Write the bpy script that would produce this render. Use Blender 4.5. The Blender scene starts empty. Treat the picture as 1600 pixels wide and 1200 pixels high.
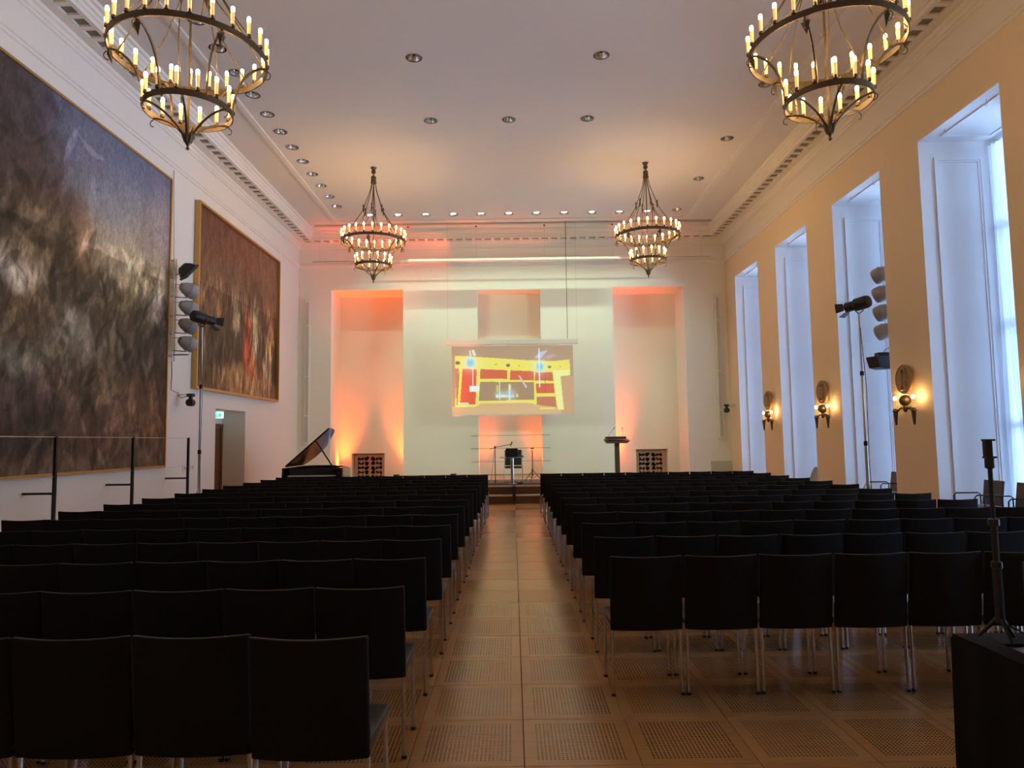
import bpy, bmesh, math, random
from mathutils import Vector, Matrix, noise
random.seed(7)
C = bpy.context.scene.collection
SC = bpy.context.scene
PI = math.pi

# ------------------------------------------------------------------ camera, world, exposure
EYE = 1.65
F_PX, PITCH, ROLL, YAW = 1094.4, 0.0804, 0.0138, -0.0003
cam_d = bpy.data.cameras.new('camera'); cam = bpy.data.objects.new('camera', cam_d); C.objects.link(cam)
cam_d.sensor_width = 36; cam_d.lens = F_PX / 1600 * 36; cam_d.clip_end = 200
_f = Vector((math.sin(YAW) * math.cos(PITCH), math.cos(YAW) * math.cos(PITCH), math.sin(PITCH)))
_r = Vector((math.cos(YAW), -math.sin(YAW), 0)); _u = _r.cross(_f)
_R = math.cos(ROLL) * _r - math.sin(ROLL) * _u; _U = math.cos(ROLL) * _u + math.sin(ROLL) * _r
m = Matrix((( _R.x, _U.x, -_f.x, 0), (_R.y, _U.y, -_f.y, 0), (_R.z, _U.z, -_f.z, EYE), (0, 0, 0, 1)))
cam.matrix_world = m
SC.camera = cam
SC.view_settings.view_transform = 'Standard'; SC.view_settings.look = 'None'
SC.view_settings.gamma = 1; SC.view_settings.use_curve_mapping = False
SC.view_settings.exposure = 1.14
SC.cycles.use_denoising = True
SC.cycles.max_bounces = 8; SC.cycles.diffuse_bounces = 5; SC.cycles.glossy_bounces = 3
SC.cycles.transparent_max_bounces = 8
SC.cycles.sample_clamp_indirect = 6.0
SC.cycles.caustics_reflective = False; SC.cycles.caustics_refractive = False

SKY = 8.8            # strength of the dusk sky
CANDLE = 60.0        # emission of the candle bulbs
STAND_L, STAND_R = 330.0, 330.0
WASH = 40.0          # each lit ceiling downlight
ORANGE = 800.0        # each floor uplight

w = bpy.data.worlds.new('dusk_sky'); SC.world = w; w.use_nodes = True
nt = w.node_tree; bg = nt.nodes['Background']
tc = nt.nodes.new('ShaderNodeTexCoord'); sp = nt.nodes.new('ShaderNodeSeparateXYZ'); rp = nt.nodes.new('ShaderNodeValToRGB')
nt.links.new(tc.outputs['Generated'], sp.inputs[0]); nt.links.new(sp.outputs['Z'], rp.inputs['Fac'])
rp.color_ramp.elements[0].position = 0.0; rp.color_ramp.elements[0].color = (0.46, 0.64, 1.0, 1)
rp.color_ramp.elements[1].position = 0.9; rp.color_ramp.elements[1].color = (0.38, 0.57, 1.0, 1)
e = rp.color_ramp.elements.new(0.0); e.color = (0.10, 0.12, 0.15, 1); e.position = 0.0
rp.color_ramp.elements[1].position = 0.02
nt.links.new(rp.outputs['Color'], bg.inputs['Color']); bg.inputs['Strength'].default_value = SKY

# room
XL, XR, D, ZC, YB = -7.55, 7.62, 24.54, 9.0, -2.6
WIN = [(21.27, 23.48), (17.66, 19.83), (14.04, 16.21), (10.47, 12.68), (6.85, 9.05), (3.24, 5.43)]
WX, WZ = 9.15, 7.10

for i, (a, b) in enumerate(WIN):       # daylight enters through the six windows
    ld = bpy.data.lights.new('window_daylight', 'AREA'); ld.shape = 'RECTANGLE'
    ld.size = b - a - .1; ld.size_y = WZ - .2; ld.cycles.is_portal = True
    lo = bpy.data.objects.new('window_daylight', ld); C.objects.link(lo)
    lo.matrix_world = Matrix.Translation((WX + .12, (a + b) / 2, WZ / 2)) @ Matrix(((0, 0, 1, 0), (1, 0, 0, 0), (0, 1, 0, 0), (0, 0, 0, 1)))

# ------------------------------------------------------------------ materials
def lin(c):
    return tuple(((v / 255) / 12.92 if v / 255 <= .04045 else ((v / 255 + .055) / 1.055) ** 2.4) for v in c)
MATS = {}
def mat(name, col, rough=.6, metal=0.0, emit=None, estr=0.0, var=.06, scale=6.0, bump=0.0, bscale=60.0, spec=.5, coat=0.0, sheen=0.0, stretch=None):
    if name in MATS: return MATS[name]
    ma = bpy.data.materials.new(name); ma.use_nodes = True; n = ma.node_tree.nodes; l = ma.node_tree.links
    b = n['Principled BSDF']; b.inputs['Roughness'].default_value = rough; b.inputs['Metallic'].default_value = metal
    b.inputs['Specular IOR Level'].default_value = spec; b.inputs['Coat Weight'].default_value = coat
    b.inputs['Sheen Weight'].default_value = sheen
    t = n.new('ShaderNodeTexCoord'); src = t.outputs['Object']
    if stretch:
        mp = n.new('ShaderNodeMapping'); mp.inputs['Scale'].default_value = stretch; l.new(src, mp.inputs[0]); src = mp.outputs[0]
    no = n.new('ShaderNodeTexNoise'); no.inputs['Scale'].default_value = scale; no.inputs['Detail'].default_value = 4
    l.new(src, no.inputs['Vector'])
    mx = n.new('ShaderNodeMix'); mx.data_type = 'RGBA'
    mx.inputs[6].default_value = (*[v * (1 - var) for v in col], 1); mx.inputs[7].default_value = (*[min(1, v * (1 + var)) for v in col], 1)
    l.new(no.outputs['Fac'], mx.inputs[0]); l.new(mx.outputs[2], b.inputs['Base Color'])
    if bump:
        nb = n.new('ShaderNodeTexNoise'); nb.inputs['Scale'].default_value = bscale; nb.inputs['Detail'].default_value = 3
        l.new(src, nb.inputs['Vector'])
        bp = n.new('ShaderNodeBump'); bp.inputs['Strength'].default_value = bump; bp.inputs['Distance'].default_value = .01
        l.new(nb.outputs['Fac'], bp.inputs['Height']); l.new(bp.outputs[0], b.inputs['Normal'])
    if emit:
        b.inputs['Emission Color'].default_value = (*emit, 1); b.inputs['Emission Strength'].default_value = estr
    MATS[name] = ma
    return ma
M_plaster = mat('wall_plaster', (.80, .765, .70), .75, var=.02, bump=.05, bscale=45)
M_fabric_wall = mat('woven_wall_lining', (.80, .775, .69), .8, var=.03, scale=3, bump=.08, bscale=30, stretch=(1, 1, 14))
M_pier = mat('pier_plaster', (.82, .68, .48), .75, var=.02, bump=.04)
M_ceiling = mat('ceiling_plaster', (.76, .72, .67), .8, var=.015)
M_cornice = mat('cornice_plaster', (.80, .765, .70), .65, var=.02)
M_vent = mat('vent_recess_grey', (.26, .22, .19), .9)
M_white = mat('white_joinery_paint', (.80, .82, .84), .45, var=.015)
M_black = mat('black_metal', (.012, .012, .012), .4, metal=.3)
M_blackp = mat('black_plastic', (.014, .014, .014), .45)
M_chrome = mat('chrome_tube', (.62, .61, .59), .22, metal=1.0)
M_chairfab = mat('black_chair_fabric', (.0105, .0095, .009), .85, var=.25, scale=140, bump=.3, bscale=500, spec=.25)
M_seat = mat('black_seat_leather', (.035, .03, .027), .38, spec=.5)
M_piping = mat('chair_edge_piping', (.06, .05, .045), .5)
M_bronze = mat('aged_bronze', (.13, .095, .055), .45, metal=.75, var=.35, scale=25)
M_bronze_relief = mat('bronze_relief', (.34, .23, .12), .55, metal=.5, var=.4, scale=18, bump=.6, bscale=35)
M_sleeve = mat('candle_sleeve', (.75, .55, .28), .4, emit=(1.0, .60, .20), estr=.26)  # faint emission stands in for bulb light shining through the translucent sleeve
M_bulb = mat('glowing_bulb', (1, .9, .7), .4, emit=(1.0, .59, .24), estr=CANDLE)
M_gold = mat('gilded_frame', (.55, .33, .10), .38, metal=.7, var=.25, scale=30)
M_wood_dark = mat('dark_wood', (.06, .016, .008), .3, var=.35, scale=4, stretch=(1, 12, 12))
M_wood_door = mat('brown_door_wood', (.17, .065, .03), .4, var=.3, scale=4, stretch=(10, 10, 1))
M_piano = mat('black_piano_lacquer', (.010, .006, .005), .2, coat=.1, spec=.35, var=.1)
M_piano_in = mat('piano_mahogany_inside', (.20, .055, .02), .2, coat=.6, var=.3, scale=4, stretch=(1, 1, 10))
M_grey_lamp = mat('grey_lamp_housing', (.36, .34, .32), .45)
M_alu = mat('brushed_aluminium', (.55, .54, .50), .35, metal=.8)
M_white_pl = mat('white_plastic', (.75, .73, .68), .4)
M_grille = mat('grille_pierced_plate', (.52, .38, .28), .6, var=.12, scale=10)
M_hole = mat('dark_opening', (.012, .01, .009), .95, spec=.1)
M_rug = mat('purple_rug', (.16, .085, .07), .95, var=.3, scale=12, bump=.3)
M_stage = mat('stage_parquet', (.42, .23, .10), .32, var=.25, scale=5, stretch=(1, 14, 1))
M_stage_f = mat('stage_front_wood', (.13, .05, .022), .4, var=.4, scale=4, stretch=(1, 1, 14))
M_nosing = mat('pale_step_nosing', (.62, .48, .30), .4)
M_curtain = mat('white_curtain', (.80, .84, .88), .8, var=.03, scale=3, bump=.1)
M_screen = mat('projection_cloth', (.72, .68, .58), .8)
M_cloth = mat('black_table_drape', (.008, .008, .009), .9, var=.2, scale=20, spec=.2)
M_table = mat('grey_table_top', (.20, .21, .24), .4)
M_bag = mat('black_case_nylon', (.012, .012, .012), .7, var=.3, scale=60, bump=.3, bscale=200)
M_bagtrim = mat('case_piping_grey', (.10, .095, .09), .6)
M_shell = mat('grey_shell_plastic', (.30, .33, .33), .5)
M_slab = mat('floor_underlay', (.05, .03, .018), .8)
M_panel_grey = mat('grey_panel', (.50, .49, .43), .7)
M_lit = mat('lit_downlight_lens', (1, 1, 1), .4, emit=(1.0, .97, .88), estr=7)
M_led = mat('orange_led', (1, .4, .1), .4, emit=(1.0, .22, .02), estr=4)
M_fresnel = mat('spotlight_lens', (1, 1, 1), .4, emit=(1.0, 1.0, .8), estr=14)
M_sign = mat('green_sign', (.02, .35, .20), .5, emit=(.05, .75, .45), estr=.55)
M_signw = mat('sign_white', (.8, .9, .85), .5, emit=(.75, 1, .9), estr=.9)
M_roll = mat('beige_cloth_roll', (.38, .32, .24), .9, bump=.3)

def glass_mat():
    ma = bpy.data.materials.new('window_glass'); ma.use_nodes = True; n = ma.node_tree.nodes; l = ma.node_tree.links
    n.remove(n['Principled BSDF']); out = n['Material Output']
    tr = n.new('ShaderNodeBsdfTransparent'); tr.inputs[0].default_value = (.93, .96, .95, 1)
    gl = n.new('ShaderNodeBsdfGlossy'); gl.inputs['Roughness'].default_value = .02
    fr = n.new('ShaderNodeFresnel'); mx = n.new('ShaderNodeMixShader')
    l.new(fr.outputs[0], mx.inputs[0]); l.new(tr.outputs[0], mx.inputs[1]); l.new(gl.outputs[0], mx.inputs[2]); l.new(mx.outputs[0], out.inputs[0])
    return ma
M_glass = glass_mat()
def curtain_mat():
    ma = bpy.data.materials.new('sheer_curtain'); ma.use_nodes = True; n = ma.node_tree.nodes; l = ma.node_tree.links
    n.remove(n['Principled BSDF']); out = n['Material Output']
    d = n.new('ShaderNodeBsdfDiffuse'); d.inputs[0].default_value = (.82, .86, .90, 1)
    t = n.new('ShaderNodeBsdfTranslucent'); t.inputs[0].default_value = (.80, .86, .92, 1)
    wv = n.new('ShaderNodeTexWave'); wv.inputs['Scale'].default_value = 40
    tcn = n.new('ShaderNodeTexCoord'); l.new(tcn.outputs['Object'], wv.inputs[0])
    mr = n.new('ShaderNodeMapRange'); mr.inputs[3].default_value = .45; mr.inputs[4].default_value = .6
    l.new(wv.outputs['Fac'], mr.inputs[0])
    mx = n.new('ShaderNodeMixShader'); l.new(mr.outputs[0], mx.inputs[0]); l.new(d.outputs[0], mx.inputs[1]); l.new(t.outputs[0], mx.inputs[2])
    l.new(mx.outputs[0], out.inputs[0]); return ma
M_sheer = curtain_mat()

def floor_mat(name, holes):
    ma = bpy.data.materials.new(name); ma.use_nodes = True; n = ma.node_tree.nodes; l = ma.node_tree.links
    b = n['Principled BSDF']; b.inputs['Specular IOR Level'].default_value = .5
    b.inputs['Coat Weight'].default_value = .0
    tcn = n.new('ShaderNodeTexCoord'); g = n.new('ShaderNodeNewGeometry'); oi = n.new('ShaderNodeObjectInfo')
    mp = n.new('ShaderNodeMapping'); mp.inputs['Scale'].default_value = (3.0, 34, 2)
    l.new(g.outputs['Position'], mp.inputs[0])
    no = n.new('ShaderNodeTexNoise'); no.inputs['Scale'].default_value = 1.6; no.inputs['Detail'].default_value = 6
    l.new(mp.outputs[0], no.inputs['Vector'])
    mp2 = n.new('ShaderNodeMapping'); mp2.inputs['Scale'].default_value = (1 / .6, 1 / .6, 1); mp2.inputs['Location'].default_value = (-.036 / .6, -3.70 / .6, 0)
    l.new(g.outputs['Position'], mp2.inputs[0])
    fl = n.new('ShaderNodeVectorMath'); fl.operation = 'FLOOR'; l.new(mp2.outputs[0], fl.inputs[0])
    wn = n.new('ShaderNodeTexWhiteNoise'); l.new(fl.outputs[0], wn.inputs['Vector'])
    ramp = n.new('ShaderNodeValToRGB'); ramp.color_ramp.elements[0].position = .25; ramp.color_ramp.elements[1].position = .8
    ramp.color_ramp.elements[0].color = (.43, .215, .070, 1); ramp.color_ramp.elements[1].color = (.55, .285, .098, 1)
    ad = n.new('ShaderNodeMath'); ad.operation = 'MULTIPLY_ADD'; ad.inputs[1].default_value = .22; l.new(wn.outputs['Value'], ad.inputs[0]); l.new(no.outputs['Fac'], ad.inputs[2])
    sb = n.new('ShaderNodeMath'); sb.operation = 'SUBTRACT'; sb.inputs[1].default_value = .11; l.new(ad.outputs[0], sb.inputs[0])
    l.new(sb.outputs[0], ramp.inputs['Fac'])
    col = ramp.outputs['Color']
    # scuffs
    sc = n.new('ShaderNodeTexNoise'); sc.inputs['Scale'].default_value = 38; sc.inputs['Detail'].default_value = 5; l.new(g.outputs['Position'], sc.inputs['Vector'])
    gr = n.new('ShaderNodeMath'); gr.operation = 'GREATER_THAN'; gr.inputs[1].default_value = .70; l.new(sc.outputs['Fac'], gr.inputs[0])
    m1 = n.new('ShaderNodeMix'); m1.data_type = 'RGBA'; m1.inputs[7].default_value = (.12, .06, .03, 1); l.new(col, m1.inputs[6])
    gm = n.new('ShaderNodeMath'); gm.operation = 'MULTIPLY'; gm.inputs[1].default_value = .6; l.new(gr.outputs[0], gm.inputs[0]); l.new(gm.outputs[0], m1.inputs[0])
    col = m1.outputs[2]
    rn = n.new('ShaderNodeMapRange'); rn.inputs[3].default_value = .20; rn.inputs[4].default_value = .30; l.new(wn.outputs['Value'], rn.inputs[0]); l.new(rn.outputs[0], b.inputs['Roughness'])
    if holes:
        # drilled holes: 22 x 22 grid, pitch 21.5 mm, in the middle of each tile
        P = .0215
        sx = n.new('ShaderNodeSeparateXYZ'); l.new(tcn.outputs['Object'], sx.inputs[0])
        outs = []
        ins = []
        for ax in 'XY':
            a0 = n.new('ShaderNodeMath'); a0.operation = 'DIVIDE'; a0.inputs[1].default_value = P; l.new(sx.outputs[ax], a0.inputs[0])
            fr = n.new('ShaderNodeMath'); fr.operation = 'FRACT'; l.new(a0.outputs[0], fr.inputs[0])
            s = n.new('ShaderNodeMath'); s.operation = 'SUBTRACT'; s.inputs[1].default_value = .5; l.new(fr.outputs[0], s.inputs[0])
            p2 = n.new('ShaderNodeMath'); p2.operation = 'POWER'; p2.inputs[1].default_value = 2; l.new(s.outputs[0], p2.inputs[0]); outs.append(p2)
            ab = n.new('ShaderNodeMath'); ab.operation = 'ABSOLUTE'; l.new(sx.outputs[ax], ab.inputs[0])
            lt = n.new('ShaderNodeMath'); lt.operation = 'LESS_THAN'; lt.inputs[1].default_value = P * 11; l.new(ab.outputs[0], lt.inputs[0]); ins.append(lt)
        su = n.new('ShaderNodeMath'); su.operation = 'ADD'; l.new(outs[0].outputs[0], su.inputs[0]); l.new(outs[1].outputs[0], su.inputs[1])
        cl = n.new('ShaderNodeMath'); cl.operation = 'LESS_THAN'; cl.inputs[1].default_value = .25 ** 2; l.new(su.outputs[0], cl.inputs[0])
        q = n.new('ShaderNodeMath'); q.operation = 'MULTIPLY'; l.new(ins[0].outputs[0], q.inputs[0]); l.new(ins[1].outputs[0], q.inputs[1])
        q2 = n.new('ShaderNodeMath'); q2.operation = 'MULTIPLY'; l.new(q.outputs[0], q2.inputs[0]); l.new(cl.outputs[0], q2.inputs[1])
        m2 = n.new('ShaderNodeMix'); m2.data_type = 'RGBA'; m2.inputs[7].default_value = (.015, .008, .004, 1)
        l.new(col, m2.inputs[6]); l.new(q2.outputs[0], m2.inputs[0]); col = m2.outputs[2]
    l.new(col, b.inputs['Base Color'])
    return ma
M_tile = floor_mat('oak_veneer_tile', False); M_tile_h = floor_mat('perforated_oak_tile', True)

# ------------------------------------------------------------------ mesh helpers
class MB:
    def __init__(s): s.v = []; s.f = []
    def add(s, vs, fs):
        o = len(s.v); s.v += [tuple(p) for p in vs]; s.f += [tuple(i + o for i in f) for f in fs]; return s
    def box(s, x0, x1, y0, y1, z0, z1, M=None):
        vs = [Vector((x, y, z)) for x in (x0, x1) for y in (y0, y1) for z in (z0, z1)]
        if M: vs = [M @ p for p in vs]
        return s.add(vs, [(0, 1, 3, 2), (4, 6, 7, 5), (0, 4, 5, 1), (2, 3, 7, 6), (0, 2, 6, 4), (1, 5, 7, 3)])
    def tube(s, pts, r, seg=8, cap=True):
        pts = [Vector(p) for p in pts]; n = len(pts)
        rr = r if isinstance(r, (list, tuple)) else [r] * n
        prev = None; rings = []
        for i, p in enumerate(pts):
            t = (pts[min(i + 1, n - 1)] - pts[max(i - 1, 0)]).normalized()
            if prev is None:
                a = Vector((0, 0, 1)) if abs(t.z) < .9 else Vector((1, 0, 0)); u = t.cross(a).normalized()
            else:
                u = (prev - t * prev.dot(t)).normalized()
            prev = u; v = t.cross(u)
            rings.append([p + rr[i] * (math.cos(2 * PI * k / seg) * u + math.sin(2 * PI * k / seg) * v) for k in range(seg)])
        vs = [q for R_ in rings for q in R_]; fs = []
        for i in range(n - 1):
            for k in range(seg):
                a, b = i * seg + k, i * seg + (k + 1) % seg
                fs.append((a, b, b + seg, a + seg))
        if cap: fs += [tuple(reversed(range(seg))), tuple(range((n - 1) * seg, n * seg))]
        return s.add(vs, fs)
    def lathe(s, prof, seg=16, M=None, cap=True):
        # prof: list of (r, z)
        vs = [Vector((r * math.cos(2 * PI * k / seg), r * math.sin(2 * PI * k / seg), z)) for r, z in prof for k in range(seg)]
        if M: vs = [M @ p for p in vs]
        fs = []
        for i in range(len(prof) - 1):
            for k in range(seg):
                a, b = i * seg + k, i * seg + (k + 1) % seg
                fs.append((a, b, b + seg, a + seg))
        if cap: fs += [tuple(reversed(range(seg))), tuple(range((len(prof) - 1) * seg, len(prof) * seg))]
        return s.add(vs, fs)
    def band(s, r, z0, z1, th, seg=64, M=None):
        return s.lathe([(r, z0), (r, z1), (r - th, z1), (r - th, z0), (r, z0)], seg, M, cap=False)
    def prism(s, poly, h, M=None):
        n = len(poly); vs = [Vector((x, y, 0)) for x, y in poly] + [Vector((x, y, h)) for x, y in poly]
        if M: vs = [M @ p for p in vs]
        fs = [tuple(reversed(range(n))), tuple(range(n, 2 * n))] + [(i, (i + 1) % n, n + (i + 1) % n, n + i) for i in range(n)]
        return s.add(vs, fs)
    def sphere(s, c, r, seg=14, rings=8, sx=1, sy=1, sz=1):
        prof = [(r * math.sin(PI * i / rings) + 1e-5, -r * math.cos(PI * i / rings)) for i in range(rings + 1)]
        return s.lathe(prof, seg, Matrix.Translation(c) @ Matrix.Diagonal((sx, sy, sz, 1)))
    def mesh(s, name, m_, smooth=35, bev=0.0):
        me = bpy.data.meshes.new(name); me.from_pydata(s.v, [], s.f)
        bm = bmesh.new(); bm.from_mesh(me)
        bmesh.ops.remove_doubles(bm, verts=bm.verts, dist=1e-6)
        bmesh.ops.recalc_face_normals(bm, faces=bm.faces)
        if bev:
            es = [e_ for e_ in bm.edges if len(e_.link_faces) == 2 and e_.calc_face_angle(0) > .6]
            bmesh.ops.bevel(bm, geom=es, offset=bev, segments=2, affect='EDGES', profile=.6)
        bm.to_mesh(me); bm.free()
        if smooth:
            for p in me.polygons: p.use_smooth = True
            me.set_sharp_from_angle(angle=math.radians(smooth))
        me.materials.append(m_); return me
    def build(s, name, m_, parent=None, smooth=35, bev=0.0):
        return link(name, s.mesh(name, m_, smooth, bev), parent)

def link(name, me, parent=None):
    o = bpy.data.objects.new(name, me); C.objects.link(o)
    if parent is not None: o.parent = parent
    return o
def tag(o, label, cat, group=None, kind=None):
    o['label'] = label; o['category'] = cat
    if group: o['group'] = group
    if kind: o['kind'] = kind
    return o
def thing(name, label, cat, loc=(0, 0, 0), rz=0, group=None):
    o = bpy.data.objects.new(name, None); C.objects.link(o); o.location = loc; o.rotation_euler = (0, 0, rz)
    o.empty_display_size = .1
    return tag(o, label, cat, group)
def struct(o): o['kind'] = 'structure'; return o
def sroot(name, loc=(0, 0, 0)):
    o = bpy.data.objects.new(name, None); C.objects.link(o); o.location = loc; return struct(o)
def kids(o): return [c for c in ALLCH.get(o.name, [])]
def copy_tree(root, loc, rz, label, group=None):
    r = root.copy(); C.objects.link(r); r.location = loc; r.rotation_euler = (0, 0, rz); r['label'] = label
    if group: r['group'] = group
    for ch in root.children:
        c = ch.copy(); C.objects.link(c); c.parent = r
        for g in ch.children:
            d = g.copy(); C.objects.link(d); d.parent = c
    return r
def spot(name, loc, target, power, col, size, blend=.3, radius=.05, parent=None):
    ld = bpy.data.lights.new(name, 'SPOT'); ld.energy = power; ld.color = col; ld.spot_size = math.radians(size)
    ld.spot_blend = blend; ld.shadow_soft_size = radius
    o = bpy.data.objects.new(name, ld); C.objects.link(o)
    d = (Vector(target) - Vector(loc)).normalized()
    q = d.to_track_quat('-Z', 'Y')
    if parent is not None:
        o.parent = parent; o.location = Vector(loc) - parent.location
    else: o.location = loc
    o.rotation_euler = q.to_euler()
    return o
def aim(loc, target):
    """matrix whose +Z axis points from loc to target"""
    d = (Vector(target) - Vector(loc)).normalized()
    return Matrix.Translation(loc) @ d.to_track_quat('Z', 'Y').to_matrix().to_4x4()
ORD = 'zeroth first second third fourth fifth sixth seventh eighth ninth tenth eleventh twelfth thirteenth fourteenth fifteenth sixteenth'.split()

# ------------------------------------------------------------------ room shell
T = .3
# floor
fl = sroot('floor')
struct(MB().box(XL - .7, WX + .1, YB, D + 1.8, -.2, -.021).build('subfloor', M_slab, fl, 0))
tile_me = {}
for h, mm in ((0, M_tile), (1, M_tile_h)):
    b = MB()
    a, c = .2985, .296
    vs = [(-a, -a, -.02), (a, -a, -.02), (a, a, -.02), (-a, a, -.02), (-a, -a, -.002), (a, -a, -.002), (a, a, -.002), (-a, a, -.002), (-c, -c, 0), (c, -c, 0), (c, c, 0), (-c, c, 0)]
    fs = [(8, 9, 10, 11)] + [(i, (i + 1) % 4, 4 + (i + 1) % 4, 4 + i) for i in range(4)] + [(4 + i, 4 + (i + 1) % 4, 8 + (i + 1) % 4, 8 + i) for i in range(4)]
    b.add(vs, fs); tile_me[h] = b.mesh('floor_tile', mm, 0)
tiles = []
for i in range(-13, 16):
    for j in range(-11, 36):
        x, y = .036 + .6 * i + .3, 3.70 + .6 * j + .3
        if x < XL - .8 or x > WX + .1 or y > D + .2: continue
        tiles.append((x, y))
def inview(x, y): return y > 2.9 and abs(x) < .76 * y + .5 and abs(x) < 7.7
tiles.sort(key=lambda p: (0 if inview(*p) else 1, p[1] + .25 * abs(p[0])))
rest = MB()
for k, (x, y) in enumerate(tiles):
    h = 1 if y < 7.3 else 0
    if k < 296:
        o = link('floor_tile', tile_me[h], fl); o.location = (x, y, random.uniform(-.0006, 0)); struct(o)
    else:
        rest.box(x - .2985, x + .2985, y - .2985, y + .2985, -.02, 0)
o = rest.build('floor_tiling', M_tile, fl, 0); o['kind'] = 'stuff'

# left wall with a door recess
DY0, DY1, DZ = 17.80, 19.78, 2.56
wl = MB().box(XL - .9, XL, YB, DY0, 0, ZC).box(XL - .9, XL, DY1, D + 1.8, 0, ZC).box(XL - .9, XL, DY0, DY1, DZ, ZC).box(XL - .9, XL - .66, DY0, DY1, 0, DZ)
struct(wl.build('wall_left', M_plaster, None, 0))
# far wall with three tall niches
NL, NM, NR = (-6.385, -3.832, 7.05, 1.4), (-1.20, 1.03, 6.985, .75), (3.60, 6.13, 7.045, 1.4)
wf = MB()
xs = [XL, NL[0], NL[1], NM[0], NM[1], NR[0], NR[1], XR]
for a, b in ((0, 1), (2, 3), (4, 5), (6, 7)): wf.box(xs[a], xs[b], D, D + 1.8, 0, ZC)
for n_ in (NL, NM, NR):
    wf.box(n_[0], n_[1], D, D + 1.8, n_[2], ZC); 
    if n_ is NM: wf.box(n_[0], n_[1], D + n_[3], D + 1.8, 0, n_[2])
# niche backs with a recess for the pierced grilles
GL, GR = (-5.95, -4.74, 1.25), (4.53, 5.70, 1.265)
for n_, g in ((NL, GL), (NR, GR)):
    y0 = D + n_[3]
    wf.box(n_[0], g[0], y0, D + 1.8, 0, n_[2]).box(g[1], n_[1], y0, D + 1.8, 0, n_[2]).box(g[0], g[1], y0, D + 1.8, g[2], n_[2]).box(g[0], g[1], y0 + .36, D + 1.8, 0, g[2])
struct(wf.build('wall_far', M_fabric_wall, None, 0))
# right wall: piers and lintel
wr = MB(); ys = [YB] + [v for a, b in sorted(WIN) for v in (a, b)] + [D + 1.8]
for i in range(0, len(ys), 2): wr.box(XR, WX + .15, ys[i], ys[i + 1], 0, ZC)
for a, b in WIN: wr.box(XR, WX + .15, a, b, WZ, ZC)
struct(wr.build('wall_right', M_pier, None, 0))
struct(MB().box(XL - .9, WX + .15, YB - .3, YB, 0, ZC).build('wall_rear', M_plaster, None, 0))

# ceiling with round cut-outs for the downlights
DL_left = [(-5.39, 12.48 + .8825 * i) for i in range(-3, 11)]
DL_right = [(5.38, 22.05 - 2.66 * i) for i in range(0, 6)]
DL_mid = [(-1.80, 12.9), (1.80, 12.9), (-1.79, 15.55), (.006, 15.55), (1.81, 15.55), (-1.8, 10.2), (0.0, 10.2), (1.8, 10.2)]
DL_lit = [(-4.541 + .901 * i, 22.26) for i in range(11)]
DLS = DL_left + DL_right + DL_mid + DL_lit
RH = .135
def cuts(vals, lo, hi):
    c = sorted(set([lo, hi] + [round(v + s * .19, 4) for v in vals for s in (-1, 1)])); return c
cb = MB()
xsb = [XL - .9, WX + .15]; 
# strips in y: rows of lights share a strip
rows = sorted(set(round(y, 3) for x, y in DLS))
bands = []; 
for y in rows:
    if bands and y - .19 < bands[-1][1]: bands[-1][1] = y + .19; bands[-1][2].append(y)
    else: bands.append([y - .19, y + .19, [y]])
ycur = YB - .3
for y0, y1, yl in bands:
    cb.add([(xsb[0], ycur, ZC), (xsb[1], ycur, ZC), (xsb[1], y0, ZC), (xsb[0], y0, ZC)], [(3, 2, 1, 0)])
    L = sorted([p for p in DLS if round(p[1], 3) in yl])
    xc = xsb[0]
    for (x, y) in L:
        cb.add([(xc, y0, ZC), (x - .19, y0, ZC), (x - .19, y1, ZC), (xc, y1, ZC)], [(3, 2, 1, 0)])
        # square with a hole
        n = 32; inner = []; outer = []
        for k in range(n):
            a = 2 * PI * k / n + PI / 4
            inner.append((x + RH * math.cos(a), y + RH * math.sin(a), ZC))
            t = 1 / max(abs(math.cos(a)), abs(math.sin(a)))
            ox, oy = x + .19 * math.cos(a) * t, math.sin(a) * t
            outer.append((ox, (y + oy * (y1 - y)) if oy > 0 else (y + oy * (y - y0)), ZC))
        cb.add(inner + outer, [((k + 1) % n, k, n + k, n + (k + 1) % n) for k in range(n)])
        xc = x + .19
    cb.add([(xc, y0, ZC), (xsb[1], y0, ZC), (xsb[1], y1, ZC), (xc, y1, ZC)], [(3, 2, 1, 0)])
    ycur = y1
cb.add([(xsb[0], ycur, ZC), (xsb[1], ycur, ZC), (xsb[1], D + 1.8, ZC), (xsb[0], D + 1.8, ZC)], [(3, 2, 1, 0)])
cb.box(xsb[0], xsb[1], YB - .3, D + 1.8, ZC + .3, ZC + .4)
ceil = struct(cb.build('ceiling', M_ceiling, None, 0))
# tray moulding on the ceiling
def frame_strip(name, e, wdt, dz, m_):
    b = MB(); x0, x1, y1 = XL + e, XR - e, D - e
    b.box(x0, x0 + wdt, YB, y1, ZC - dz, ZC - .001).box(x1 - wdt, x1, YB, y1, ZC - dz, ZC - .001).box(x0 + wdt, x1 - wdt, y1 - wdt, y1, ZC - dz, ZC - .001)
    return struct(b.build(name, m_, None, 0))
frame_strip('trim_4', 1.60, .05, .018, M_cornice)
frame_strip('trim_5', 1.66, .13, .035, M_cornice)
struct(MB().box(-6.62, 6.82, 23.18, 23.30, ZC - .03, ZC - .001).box(-6.60, 6.80, 23.14, 23.16, ZC - .045, ZC - .001).build('trim_6', M_alu, None, 0))

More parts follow.
